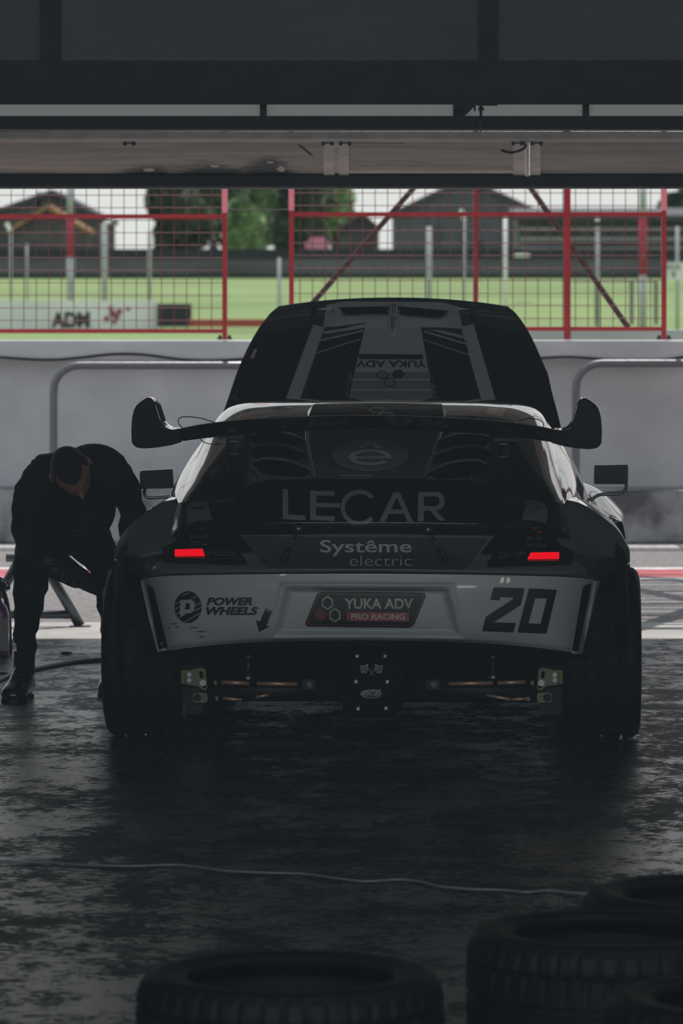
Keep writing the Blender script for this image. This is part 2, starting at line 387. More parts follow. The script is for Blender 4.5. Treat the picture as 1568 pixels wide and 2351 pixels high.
hd = empty('pull_handle', PW(1200, 325, 19.5), 'curved dark pull handle hanging from the door hinge line', 'handle')
G().tube(curve([PW(1207, 324, 19.55), PW(1205, 338, 19.54), PW(1192, 346, 19.53), PW(1172, 350, 19.52), PW(1151, 345, 19.51)], 6), [.006]*25, 8).out('grip', SATIN, hd, local=False)
G().bbox(PW(1193, 330, 19.56), PW(1214, 321, 19.53), .003).out('mount', SATIN, hd, local=False)
# thin haze volume added inside the garage to lift the blacks
HZ = bpy.data.materials.new('black_lift_haze'); HZ.use_nodes = True; HT = HZ.node_tree; HT.nodes.remove(HT.nodes['Principled BSDF'])
hv = HT.nodes.new('ShaderNodeVolumeScatter'); hv.inputs['Color'].default_value = (.78, .92, 1, 1); hv.inputs['Density'].default_value = .005
HT.links.new(hv.outputs[0], HT.nodes['Material Output'].inputs['Volume'])
struct(G().box((-GX+.02, GY0+.02, .02), (GX-.02, 20.3, GZ-.02)).out('added_haze', HZ))
struct(G().box((-9, 20.88, 2.53), (9, 21.95, 2.56)).out('shade_slab', DARKST))  # unseen slab added outside the doorway to keep sun off the floor
# ------------------------------------------------------------------ red fence on the pit wall
WIRE = nmat('dull_red_wire', (.17, .016, .035), .5)
RED = nmat('red_fence_paint', (.42, .012, .022), .45, var=.12, scale=4)
RED_LIT = nmat('backlit_red', (1.0, .30, .36), .45)  # backlight on the upper fence posts, put into a paler red
DF = 29.35
ZB = PW(0, 781, 29.1).z
def fpost(px, w_, parent, top=3.7, name='post', d=DF, m=RED, bottom=None):
    x0, x1 = PW(px-w_/2, 0, d).x, PW(px+w_/2, 0, d).x
    G().bbox((x0, d-.03, ZB-.0 if bottom is None else bottom), (x1, d+.03, top), .004).out(name, m, parent, local=False)
def fpanel(pxa, pxb, ytop, ybot, label, group=None):
    r = empty('mesh_fence', (PW((pxa+pxb)/2, 0, DF).x, DF, ZB), label, 'fence', group)
    fpost(pxa+5, 11, r); fpost(pxb-5, 11, r)
    for px in (pxa+5, pxb-5): fpost(px, 13, r, name='backlit_post_top', m=RED_LIT, d=DF-.012, bottom=PW(0, ytop-8, DF).z, top=3.72)  # wider post tops added to carry the painted backlight
    for y, h in ((ytop, 10), (ybot, 9)):
        G().bbox(PW(pxa+10, y+h/2, DF+.02), PW(pxb-10, y-h/2, DF-.02), .004).out('rail', RED, r, local=False)
    G().bbox(Vector((PW(pxa+10, 0, DF).x, DF+.02, 3.62)), Vector((PW(pxb-10, 0, DF).x, DF-.02, 3.66)), .004).out('rail', RED, r, local=False)
    for px in (pxa+5, pxb-5):
        for s_ in (-11, 11):
            c = PW(px+s_, 776, DF); G().lathe([(0, .02), (.012, .02), (.012, .012), (.03, .012)], (c.x, DF-.01, ZB), (0, 0, 1), 10).out('anchor_bolt', DARKST, r, local=False)
    # wires
    p = 28.75*DF/F; xa, xb = PW(pxa+10, 0, DF).x, PW(pxb-10, 0, DF).x
    zb = PW(0, ybot, DF).z; zt = 3.62; rw = .0029
    me = G().tube([(0, 0, 0), (0, 0, zt-zb)], rw, 6).out('wire', WIRE, r)
    n = int((xb-xa)/p); off = (PW(pxb-8, 0, DF).x)
    first = True
    x = off-p*.95
    while x > xa:
        o = me if first else me.copy()
        if not first: COL.objects.link(o)
        o.location = Vector((x, DF+.004, zb))-r.location; o.parent = r; first = False; x -= p
    me = G().tube([(0, 0, 0), (xb-xa, 0, 0)], rw, 6).out('wire', WIRE, r); first = True; z = PW(0, ybot, DF).z+p*.85
    while z < zt:
        o = me if first else me.copy()
        if not first: COL.objects.link(o)
        o.location = Vector((xa, DF-.004, z))-r.location; o.parent = r; first = False; z += p
    return r
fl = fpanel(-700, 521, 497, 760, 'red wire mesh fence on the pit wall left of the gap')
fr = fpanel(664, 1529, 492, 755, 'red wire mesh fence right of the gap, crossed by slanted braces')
fpost(1302, 15, fr, name='middle_post')
fpost(1092, 11, fr, name='middle_post', d=DF+.35, bottom=ZB-.0)
dd = DF+.6
BRC = nmat('dark_red_brace_paint', (.055, .008, .010), .5)
def brace(xa, ya, xb, yb, label):
    A, B = PW(xa, ya, dd), PW(xb, yb, dd); A = A+(A-B)*.32
    o = G().tube([A, B], .021, 6).out('fence_brace', BRC); return setp(o, label, 'brace')
brace(945, 437, 700, 716, 'slanted dark red brace leaning right, behind the mesh just right of the fence gap')
brace(1222, 437, 1442, 752, 'slanted dark red brace leaning left, behind the mesh at the right end')
for X in ((9.0), (-9.0)): pass
o = G().tube(curve([PW(517, 481, DF), PW(590, 483, DF), PW(668, 481, DF)], 5), .005, 6).out('tie_wire', DARKST)
setp(o, 'dark wire stretched across the gap between the two red fence panels', 'wire')
# mesh gantry over the right of the pit lane, above and outside the frame: added to cast shadow stripes on the pit lane
cf = empty('shadow_gantry', (4.2, 26, 0), 'red mesh gantry standing over the right side of the pit lane', 'gantry')
for i in range(19): G().tube(curve([(1.25+k*1.5, 23.3+i*.22+.07*math.sin(i*2.1+k*1.9)+(.12*k/5 if i % 3 else -.1*k/5), 4.2) for k in range(6)], 3), .034 if i % 4 else .07, 5).out('wire', RED, cf, local=False)
for x in (2.75, 8.4):
    for y in (23.3, 27.2): G().tube([(x, y, 0), (x, y, 4.3)], .05, 8).out('post', RED, cf, local=False)
for a, b in ((1.3, 2.5), (1.7, 4.4), (5.2, 3.4), (2.6, 1.4)): G().tube([(a, 27.2, 4.3), (b, 23.2, 4.2)], .07, 8).out('brace', RED, cf, local=False)
# next panel at the right edge
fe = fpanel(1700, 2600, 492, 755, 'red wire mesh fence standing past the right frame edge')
# cable under the cap
pts = [PW(-300+i*70, 822+(6*math.sin(i*1.3)+4*math.sin(i*.6)), 29.02) for i in range(40)]
setp(G().tube(curve(pts, 3), .009, 6).out('wall_cable', SATIN), 'black cable sagging along the underside of the pit wall cap', 'cable')
# guard hoops
HOOP = nmat('galvanised_dark_pipe', (.16, .165, .175), .38, metal=.7)
def hoop(xa, xb, ytop, label):
    d = 28.42; r = 52
    pts = [PW(xa, 1240, d)]; pts[0].z = 0
    pts += [PW(xa, y, d) for y in (1100, 960, ytop+r+14)]
    pts += [PW(xa+r*(1-math.cos(a))*1.15, ytop+r*(1-math.sin(a))*1.1, d) for a in [math.pi/2*k/6 for k in range(1, 7)]]
    pts += [PW(xb-r*(1-math.sin(a))*1.15, ytop+r*(1-math.cos(a))*1.1, d) for a in [math.pi/2*k/6 for k in range(0, 6)]]
    pts += [PW(xb, ytop+r+14, d), PW(xb, 960, d)]; q = PW(xb, 1100, d); q.z = 0; pts.append(q)
    pts[0].z = 0.0
    return setp(G().tube(pts, .026, 14).out('guard_hoop', HOOP, smooth=True), label, 'barrier')
hoop(123, 980, 839, 'bent steel pipe guard hoop in front of the pit wall, behind the bending mechanic')
hoop(1322, 2200, 834, 'bent steel pipe guard hoop in front of the pit wall, right of the car')
# ------------------------------------------------------------------ far field: barrier, signs, poles, wall, trees, houses
WPAINT = nmat('white_barrier_paint', (.85, .85, .82), .7, var=.08, scale=.5)
bd = 150.0
sb = empty('sign_board', PG(180, 752), 'long white trackside board with black letters ADM and a magenta mark', 'sign')
G().bbox(PW(-420, 756, bd+.4), PW(362, 690, bd), .03).out('board', WPAINT, sb, local=False)
MAG = nmat('magenta_mark', (.32, .02, .10), .6)
def text_mesh(s, off=0.0, shear=0.0, res=4):
    c = bpy.data.curves.new('lettering_source', 'FONT'); c.body = s; c.size = 1; c.offset = off; c.shear = shear; c.resolution_u = res
    o = bpy.data.objects.new('lettering_source', c); COL.objects.link(o)
    dg = bpy.context.evaluated_depsgraph_get(); dg.update()
    me = bpy.data.meshes.new_from_object(o.evaluated_get(dg))
    vs = [v.co.to_2d() for v in me.vertices]; fs = [list(p.vertices) for p in me.polygons]
    bpy.data.objects.remove(o); bpy.data.curves.remove(c); bpy.data.meshes.remove(me)
    x0 = min(v.x for v in vs); x1 = max(v.x for v in vs); y0 = min(v.y for v in vs); y1 = max(v.y for v in vs)
    return [Vector(((v.x-x0)/(x1-x0), 1-(v.y-y0)/(y1-y0))) for v in vs], fs
def fit(vs, x0, y0, x1, y1, rot180=False, skew=0):
    out = []
    for v in vs:
        u, t = (1-v.x, 1-v.y) if rot180 else (v.x, v.y)
        out.append(Vector((x0+(x1-x0)*u, y0+(y1-y0)*t+skew*u)))
    return out
def flat_text(name, s, x0, y0, x1, y1, d, m, parent, off=0, thick=.02):
    vs, fs = text_mesh(s, off); vs = fit(vs, x0, y0, x1, y1)
    return mk(name, [PW(v.x, v.y, d) for v in vs], fs, m, parent, local=False)
flat_text('lettering', 'ADM', 118, 716, 206, 752, bd-.03, DEC_K, sb, .045)
g = G()
for x, y, r_ in ((245, 732, 7), (258, 720, 8), (268, 727, 7), (274, 715, 7), (294, 709, 5), (262, 738, 6), (254, 708, 6)):
    c = PW(x, y, bd-.02); G().lathe([(0, r_*bd/F), (.02, r_*bd/F)], c, (0, -1, 0), 6).out('hexagon_mark', MAG, sb, local=False)
setp(G().bbox(PW(364, 750, 150.6), PW(438, 698, 149.6), .05).out('dark_box', SATIN), 'black box standing right beside the white trackside board', 'box')
setp(G().bbox(PW(436, 750, 146), PW(680, 733, 145), .05).out('track_curb', nmat('red_curb', (.38, .07, .045), .8, var=.2, scale=.6)), 'red painted kerb beyond the gap of the fence', 'kerb')
PALE = nmat('pale_grey_pole', (.40, .41, .42), .6)
REDP2 = nmat('red_pole_band', (.40, .02, .06), .6)
def pole(px, w_, bands, d, label, lamp=None, name='marker_pole', grp=None):
    r = empty(name, (PW(px, 0, d).x, d, 0), label, 'pole', grp)
    for (y0, y1, m) in bands:
        a = PW(px, y1, d); b = PW(px, y0, d); a.z = max(a.z, 0) if y1 < 745 else 0
        G().tube([a, b], w_/2*d/F, 10).out('shaft', m, r, smooth=True, local=False)
    if lamp:
        G().tube([PW(px, lamp[0], d), PW(lamp[1], lamp[2], d)], 5*d/F, 8).out('lamp_head', WPAINT, r, local=False)
    return r
pole(162, 17, [(590, 740, PALE), (490, 590, REDP2), (425, 490, PALE)], 156, 'white pole with a red band left of the leftmost lamp post')
pole(1476, 17, [(632, 760, PALE), (498, 632, REDP2), (425, 498, PALE)], 142, 'white pole with a broad red band behind the right fence end')
pole(240, 14, [(512, 735, PALE)], 154, 'grey lamp post with a tilted white head behind the left fence panel', (512, 258, 508))
pole(343, 9, [(530, 690, PALE)], 156, 'thin pale post in front of the dark tree')
pole(25, 6, [(530, 735, PALE)], 154, 'thin pale post with a slanted lamp head at the left edge', (530, 14, 512))
pole(62, 5, [(560, 700, PALE)], 158, 'slim pale post between left edge and banded pole')
pole(641, 8, [(592, 760, PALE)], 120, 'pale concrete post seen through the gap of the fence')
pole(985, 13, [(520, 760, PALE)], 140, 'grey lamp post in front of the dark barn')
pole(1160, 9, [(500, 760, WPAINT)], 140, 'thin white post right of the dark barn front')
pole(1066, 6, [(495, 760, PALE)], 146, 'slim grey lamp post on the barn front', (505, 1058, 480))
pole(1372, 9, [(520, 760, PALE)], 150, 'slim grey lamp post with bright head left of the red banded pole', (508, 1371, 500))
pole(1555, 8, [(520, 760, PALE)], 120, 'grey sign post at the right edge')
s2 = empty('route_sign', PW(1560, 640, 119), 'white sign with small dark lettering at the right edge', 'sign')
G().bbox(PW(1531, 642, 119.4), PW(1610, 602, 119.2), .02).out('board', WPAINT, s2, local=False)
flat_text('lettering', 'WUR', 1531, 606, 1562, 620, 119.15, DEC_K, s2); flat_text('lettering', '9', 1541, 624, 1551, 638, 119.15, DEC_K, s2)
# mesh barrier fence frames in mid field (grey)
mf = empty('mid_field_rail', PG(1440, 745), 'thin grey railing frame on the grass before the red banded pole', 'railing')
for x in (1370, 1450, 1506): G().tube([PW(x, 745, 125), PW(x, 645, 125)], .06, 6).out('post', HOOP, mf, local=False)
G().tube([PW(1315, 645, 125), PW(1506, 645, 125)], .03, 6).out('rail', HOOP, mf, local=False)
# far boundary wall
fbw = setp(G().box((-60, 256, 0), (60, 256.6, 3.0)).out('boundary_wall', nmat('far_grey_wall', (.115, .12, .125), .9, scale=.3, var=.35, stretch=(.3, 1, 2))), 'long grey boundary wall with dark cap at the far end of the field', 'wall')
G().box((-60, 255.9, 3.0), (60, 256.7, 3.55)).out('wall_cap', nmat('dark_wall_cap', (.025, .03, .032), .9), fbw)
struct(G().bbox(PW(1150, 790, 31.5), PW(2200, 758, 31.3), .01).out('low_kerb_wall', PITW))
HEDGE = nmat('hedge_leaf', (.02, .035, .014), .9, var=.5, scale=.8)
setp(G().bbox((-60, 252, 1.5), (60, 254, 2.06), .2).out('far_hedge', HEDGE), 'low dark hedge along the foot of the far grey wall', 'hedge')
BRK = nmat('dark_brick', (.08, .075, .08), .9, scale=.5, var=.4)
ROOF = nmat('dark_roof_sheet', (.055, .055, .07), .7, scale=.4, var=.3)
ORG = nmat('rusty_roof', (.28, .15, .07), .9, scale=.4, var=.4)
WIN = nmat('far_window_glass', (.03, .035, .04), .2)
def house(px0, px1, peak, eave, base, d, depth, roofm, wallm, label, wins=(), name='house'):
    r = empty(name, (PW((px0+px1)/2, 0, d).x, d, 0), label, 'building')
    a, b = PW(px0, eave, d), PW(px1, eave, d); p = PW(peak[0], peak[1], d); z0 = PW(0, base, d).z
    G().prism([(a.x, d, z0), (b.x, d, z0), (b.x, d, b.z), (p.x, d, p.z), (a.x, d, a.z)], (0, depth, 0)).out('wall', wallm, r, local=False)
    for q in (a, b):
        e = Vector((q.x+(q.x-p.x)*.06, d-.6, q.z-(p.z-q.z)*.06)); t = Vector((p.x, d-.6, p.z))
        G().prism([e, t, t+Vector((0, 0, .3)), e+Vector((0, 0, .3))], (0, depth+1.2, 0)).out('roof', roofm, r, local=False)
    for x, y, w_, h in wins:
        G().box(PW(x-w_, y+h, d+.1), PW(x+w_, y-h, d-.08)).out('window', WIN, r, local=False)
    return r
h1 = house(-60, 240, (120, 445), 508, 640, 300, 14, ROOF, BRK, 'grey house with dark gable roof and chimney behind the left fence panel', [(40, 560, 10, 12), (110, 560, 10, 12), (190, 560, 10, 12)])
G().box(PW(84, 480, 300), PW(96, 442, 301.5)).out('chimney', BRK, h1, local=False)
house(20, 200, (110, 480), 535, 640, 285, 6, ORG, BRK, 'low annex with rusty orange roof before the grey gabled house', [(70, 560, 10, 9)])
house(780, 870, (830, 495), 530, 640, 300, 8, ROOF, BRK, 'small dark house partly hidden right of the trees', [(826, 545, 6, 8)])
b1 = house(908, 1235, (1070, 415), 492, 640, 290, 18, ROOF, nmat('barn_boards', (.09, .097, .115), .9, scale=.8, var=.3, stretch=(3, 1, .2)), 'large dark gabled barn behind the right fence panel', [(1000, 540, 14, 18), (1100, 560, 12, 9)], 'barn')
gs = empty('grandstand', PW(1380, 600, 270), 'long grey grandstand shed with dark stripes right of the barn', 'building')
G().box(PW(1190, 640, 270), PW(1620, 500, 278)).out('wall', nmat('shed_grey', (.12, .125, .135), .9, scale=.6, var=.5, stretch=(.3, 1, 2.5)), gs, local=False)
G().prism([PW(1170, 505, 268), PW(1640, 505, 268), PW(1640, 488, 276), PW(1170, 488, 276)], (0, 0, .3)).out('roof', ROOF, gs, local=False)
for y in (525, 548, 572, 596): G().box(PW(1195, y+4, 269.9), PW(1615, y-3, 269.6)).out('ledge', PALE, gs, local=False)
for x in range(1215, 1600, 42): G().box(PW(x-10, 545, 270), PW(x+10, 530, 269.7)).out('window', WIN, gs, local=False)
setp(G().bbox(PW(1182, 590, 200), PW(1215, 583, 202), .1).out('parked_van_roof', WPAINT), 'small bright white van shape before the grandstand', 'vehicle')
# trees
LEAF = nmat('tree_leaf', (.06, .12, .035), .8, scale=.3, col2=(.34, .50, .20))
LEAFD = nmat('dark_tree_leaf', (.012, .022, .012), .85, scale=.3, col2=(.10, .15, .07))
BARK = nmat('tree_bark', (.06, .05, .04), .9)
def crown_mesh(n, rad, seed, m, size):
    rnd = random.Random(seed); vs = []; fs = []
    blobs = [(Vector((rnd.uniform(-.6, .6), rnd.uniform(-.5, .5), rnd.uniform(-.7, .7))), rnd.uniform(.35, .6)) for _ in range(9)]
    for i in range(n):
        c, br = rnd.choice(blobs); v = Vector((rnd.gauss(0, 1), rnd.gauss(0, 1), rnd.gauss(0, 1))).normalized()*br*rnd.uniform(.75, 1.05)+c
        p = Vector((v.x*rad[0], v.y*rad[1], v.z*rad[2])); s_ = size*rnd.uniform(.6, 1.3)
        a = Vector((rnd.gauss(0, 1), rnd.gauss(0, 1), rnd.gauss(0, 1))).normalized(); b = a.orthogonal().normalized(); q = len(vs)
        vs += [p-a*s_-b*s_*.5, p+a*s_-b*s_*.5, p+a*s_+b*s_*.5, p-a*s_+b*s_*.5]; fs.append((q, q+1, q+2, q+3))
    me = bpy.data.meshes.new('foliage'); me.from_pydata([tuple(v) for v in vs], [], fs); me.materials.append(m); return me
def tree(px, pytop, pybot, wpx, d, m, seed, label, n=5000):
    h = (pybot-pytop)*d/F; c = PW(px, (pytop+pybot)/2, d)
    r = empty('tree', (c.x, d, 0), label, 'tree', None)
    me = crown_mesh(n, (wpx/2*d/F/1.05, wpx/2*d/F/1.05, h/2/1.05), seed, m, .55)
    o = link('foliage', me, r); o.location = (0, 0, c.z); o['kind'] = 'stuff'
    G().tube([(0, 0, 0), (0, 0, c.z)], [.5, .25], 8).out('trunk', BARK, r)
tree(420, 415, 600, 150, 310, LEAFD, 1, 'broad dark tree left of the fence gap behind the thin pale post', 7000)
tree(490, 380, 560, 120, 335, LEAFD, 2, 'tall dark tree crown rising at the fence post left of the gap', 6000)
tree(560, 480, 590, 90, 305, LEAF, 3, 'bright green bushy tree seen in the gap of the fence', 6000)
tree(640, 395, 560, 120, 342, LEAF, 4, 'tall mid green tree at the right side of the fence gap', 7000)
tree(545, 395, 520, 110, 352, LEAFD, 8, 'dark tall tree behind the bright green bush', 5000)
tree(700, 410, 590, 120, 327, LEAFD, 5, 'dark leafy tree right of the fence gap behind the mesh', 6000)
tree(770, 420, 560, 80, 335, LEAF, 6, 'thin loose tree between the dark tree and the open sky', 2200)
tree(1560, 425, 560, 90, 300, LEAFD, 7, 'dark sparse tree at the right edge', 2500)
setp(G().bbox(Vector((PW(700, 0, 290).x, 290, 2.05)), PW(757, 545, 292), .3).out('pink_shed', nmat('pink_sheet', (.60, .22, .34), .7)), 'small pink shed roof at the foot of the trees', 'shed')
# ------------------------------------------------------------------ loose things in the garage
# trestle stand
st = empty('trestle_stand', PG(110, 1438), 'dark steel trestle stand on the pale threshold slab behind the mechanic', 'stand')
ds = GD(1438)
def leg(xa, ya, xb, yb, w_, d0=ds, name='leg', d1=None):
    G().tube([PW(xa, ya, d1 or d0), PW(xb, yb, d0)], w_, 14).out(name, GUN, st, smooth=True, local=False)
leg(82, 1262, 184, 1437, .026); leg(60, 1262, -45, 1437, .026)
leg(-15, 1411, 165, 1411, .022, name='cross_brace')
leg(14, 1281, 120, 1281, .020, name='top_bar')
for x in (184, -45): G().bbox(PW(x-25, 1440, ds)-Vector((0, .05, 0)), PW(x+24, 1436.5, ds)+Vector((0, .05, 0)), .002).out('foot_plate', GUN, st, local=False)
# bottle with purple liquid
PURP = nmat('purple_coolant_plastic', (.30, .06, .28), .25, coat=.3)
bt = empty('coolant_bottle', PG(2, 1506), 'purple plastic coolant bottle with grey label at the left edge', 'bottle')
db = GD(1506); bx = PW(-6, 0, db).x
def bs(z, rx, ry, e=.5, n=20):
    return [Vector((bx+math.copysign(abs(math.cos(a))**e, math.cos(a))*rx, db+math.copysign(abs(math.sin(a))**e, math.sin(a))*ry, z)) for a in [2*math.pi*k/n for k in range(n)]]
zt_ = PW(0, 1372, db).z
secs = [(.0, .045, .03), (.008, .055, .04), (.03, .056, .042), (zt_*.72, .056, .042), (zt_*.84, .045, .036), (zt_*.94, .022, .022), (zt_, .018, .018)]
vs = []; fs = []; n = 20
for z, rx, ry in secs: vs += bs(z, rx, ry)
for i in range(len(secs)-1): fs += [(i*n+k, i*n+(k+1) % n, (i+1)*n+(k+1) % n, (i+1)*n+k) for k in range(n)]
fs += [tuple(range(n-1, -1, -1)), tuple((len(secs)-1)*n+k for k in range(n))]
mk('bottle_body', vs, fs, PURP, bt, True, local=False)
G().lathe([(0, .021), (.025, .021), (.03, .016)], (bx, db, zt_), (0, 0, 1), 16).out('cap', SATIN, bt, local=False)
G().bbox((bx-.05, db-.044, zt_*.10), (bx+.052, db-.041, zt_*.66), .001).out('label', DEC_G, bt, local=False)
# black trolley frame with perforated bracket at left edge
tr = empty('tool_trolley', PG(-10, 1512, 0), 'black trolley frame with perforated steel bracket at the left edge', 'trolley')
dt = GD(1512)+.3
G().tube(curve([PW(-40, 1330, dt), PW(2, 1350, dt), PW(18, 1400, dt), PW(22, 1470, dt), PW(24, 1505, dt)], 5), .012, 8).out('frame', SATIN, tr, True, local=False)
G().tube(curve([PW(-50, 1360, dt), PW(-6, 1372, dt), PW(8, 1420, dt), PW(14, 1500, dt)], 5), .012, 8).out('frame', SATIN, tr, True, local=False)
G().bbox(PW(-60, 1512, dt), PW(22, 1500, dt+.25), .01).out('base', GUN, tr, local=False)
br_ = rounded([(-30, 1330), (2, 1324), (22, 1338), (24, 1356), (10, 1352), (-30, 1345)], 8)
pb = G().prism([PW(v[0], v[1], dt-.05) for v in br_], (0, .012, 0)).out('bracket', SATIN, tr, local=False)
for x, y in ((6, 1332), (13, 1336), (17, 1343)): 
    G().lathe([(0, .006), (.014, .006)], PW(x, y, dt-.035), (0, -1, 0), 10).out('hole_liner', STEEL, pb, local=False) if False else mk('hole_liner', [v-tr.location for v in G().lathe([(0, .006), (.018, .006)], PW(x, y, dt-.035), (0, -1, 0), 10).v], G().lathe([(0, .006), (.018, .006)], (0, 0, 0), (0, -1, 0), 10).f, STEEL, pb)
# cables on the floor
CAB = nmat('black_cable_rubber', (.01, .01, .011), .5)
c1 = [PG(-60, 1590), PG(0, 1566), PG(30, 1553), PG(110, 1535), PG(170, 1525), PG(245, 1519), PG(330, 1517)]
for v in c1: v.z = .010
setp(G().tube(curve(c1, 6), .010, 8).out('floor_cable', CAB, smooth=True), 'thick black cable on the floor running from the mechanic to the rear tyre', 'cable')
c3 = [PG(-60, 1553), PG(5, 1548), PG(40, 1553)]
for v in c3: v.z = .005
setp(G().tube(curve(c3, 6), .005, 6).out('floor_cable', CAB, smooth=True), 'short thin black cable end on the floor left of the boot', 'cable')
c2 = [PG(x, y) for x, y in ((-60, 1984), (0, 1985), (100, 1984), (190, 1990), (300, 1993), (400, 1990), (460, 1996), (520, 2004), (600, 2008), (700, 2011), (770, 2021), (840, 2028), (915, 2024), (965, 2029), (1010, 2040), (1080, 2046), (1150, 2048), (1210, 2053), (1260, 2049), (1330, 2056), (1400, 2058))]
for v in c2: v.z = .006
WCAB = nmat('pale_grey_wire', (.20, .21, .215), .35)
setp(G().tube(curve(c2, 5), .0042, 8).out('floor_wire', WCAB, smooth=True), 'thin pale wire lying across the whole floor in front of the tyres', 'cable')
leafp = PG(152, 1503); g = G().ball((leafp.x, leafp.y, .008), .03, 10, 6, (1, .5, .25))
setp(g.out('floor_scrap', SATIN, smooth=True), 'small dark scrap lying on the floor behind the cable', 'scrap')
# ------------------------------------------------------------------ foreground tyres
def tyre_data(R_, W_, n=168):
    prof = [(-.5, .70), (-.5, .74), (-.52, .80), (-.525, .86), (-.50, .93), (-.44, .975), (-.33, 1.0), (-.30, 1.0), (-.29, .97), (-.26, .97), (-.25, 1.0), (-.04, 1.005), (-.035, .97), (.035, .97), (.04, 1.005), (.25, 1.0), (.26, .97), (.29, .97), (.30, 1.0), (.33, 1.0), (.44, .975), (.50, .93), (.525, .86), (.52, .80), (.5, .74), (.5, .70), (.47, .68), (.43, .70), (.44, .78), (.40, .9), (.3, .94), (0, .95), (-.3, .94), (-.40, .9), (-.44, .78), (-.43, .70), (-.47, .68)]
    m = len(prof); vs = []; fs = []
    for i, (h, r) in enumerate(prof):
        for k in range(n):
            a = 2*math.pi*k/n; rr = r
            if 4 < i < 21:
                if (abs(h) >= .28 and k % 4 == 0) or (abs(h) < .28 and abs(h) > .05 and k % 4 == 2): rr = r-.022
            if i in (5, 20): rr = r-(.012 if k % 4 == 0 else 0)
            vs.append((math.cos(a)*rr*R_, math.sin(a)*rr*R_, h*W_))
    for i in range(m):
        j = (i+1) % m
        fs += [(i*n+k, i*n+(k+1) % n, j*n+(k+1) % n, j*n+k) for k in range(n)]
    return vs, fs
tv, tf = tyre_data(.33, .275)
zmin = min(v[2] for v in tv); tv = [(v[0], v[1], v[2]-zmin) for v in tv]
first = None
for px, d, lab in ((666, 9.14, 'used black tyre lying flat on the floor at the bottom centre'),
                   (1402, 9.75, 'used black tyre lying flat, middle of the three at the right edge'),
                   (1645, 10.35, 'used black tyre lying flat, farthest of the right three, by the wire end'),
                   (1752, 8.85, 'used black tyre lying flat in the bottom right corner, nearest of the right three')):
    if first is None: o = mk('tyre', tv, tf, RUBBER); first = o
    else: o = first.copy(); COL.objects.link(o)
    o.location = ((px-CX)*d/F, d, 0); o.rotation_euler.z = d*3
    setp(o, lab, 'tyre', 'loose tyres on the garage floor')
# ------------------------------------------------------------------ the car
CAR_O = Vector((.094, 15.8, 0)); YAW = R(-2.3)
car = empty('drift_car', CAR_O, 'black and grey wide-bodied race coupe seen from behind, hood raised, number 20', 'car', None, YAW)
MAT[car.name] = Matrix.Translation(CAR_O) @ Matrix.Rotation(YAW, 4, 'Z')
CM = MAT[car.name]; CI = CM.inverted(); CAML = CI @ Vector((0, 0, CH))
def ray(px, py): return (CI.to_3x3() @ Vector(((px-CX)/F, 1, (HY-py)/F))).normalized()
def CP(px, py, yl):
    d = ray(px, py) if px != 'c' else None
    if px == 'c':
        y = 15.8+yl; return Vector((0, yl, CH-(py-HY)*y/F))
    return CAML+d*((yl-CAML.y)/d.y)
def PX(v):
    q = CM @ Vector(v); return (CX+q.x*F/q.y, HY-(q.z-CH)*F/q.y)
def L3(p):
    if isinstance(p, Vector): return p
    if len(p) == 4:
        v = CP(p[0], p[1], p[3]); v.y = p[2]; return v
    return CP(*p)
def loft(name, rows, m, ku=6, kv=6, mirror=True, half=False, parent=car, mod=None, thick=0, smoothv=True, bothsides=False):
    """rows of control points; mirror=True: rows run from left edge to the centre line and are mirrored"""
    rows = [[L3(p) for p in r] for r in rows]
    if mirror: rows = [r+[Vector((-p.x, p.y, p.z)) for p in reversed(r[:-1])] for r in rows]
    fine = [curve(r, ku) for r in rows]; n = len(fine[0])
    cols = [curve([fine[i][j] for i in range(len(fine))], kv) if smoothv else
            [fine[min(int(t/kv), len(fine)-2)][j].lerp(fine[min(int(t/kv), len(fine)-2)+1][j], t/kv-min(int(t/kv), len(fine)-2)) for t in range((len(fine)-1)*kv+1)] for j in range(n)]
    nv = len(cols[0]); vs = [cols[j][i] for i in range(nv) for j in range(n)]
    if mod: vs = [mod(v) for v in vs]
    fs = [(i*n+j, i*n+j+1, (i+1)*n+j+1, (i+1)*n+j) for i in range(nv-1) for j in range(n-1)]
    out = []
    for sgn in ((1, -1) if bothsides else (1,)):
        vv = [Vector((v.x*sgn, v.y, v.z)) for v in vs]; ff = fs if sgn == 1 else [tuple(reversed(f)) for f in fs]
        o = mk(name, vv, ff, m, parent, True)
        if thick:
            s_ = o.modifiers.new('thickness', 'SOLIDIFY'); s_.thickness = thick; s_.offset = 0
        out.append((o, vv, ff))
    return out
TRI = {}
def reg(key, res):
    for o, v, f in res: TRI.setdefault(key, []).append((v, f))
    return res[0][0]
def bvh(*keys):
    vs = []; fs = []
    for k in keys:
        for v, f in TRI[k]: b = len(vs); vs += v; fs += [[i+b for i in t] for t in f]
    return BVHTree.FromPolygons(vs, fs)
def sstep(a, b, x):
    t = max(0, min(1, (x-a)/(b-a))); return t*t*(3-2*t)
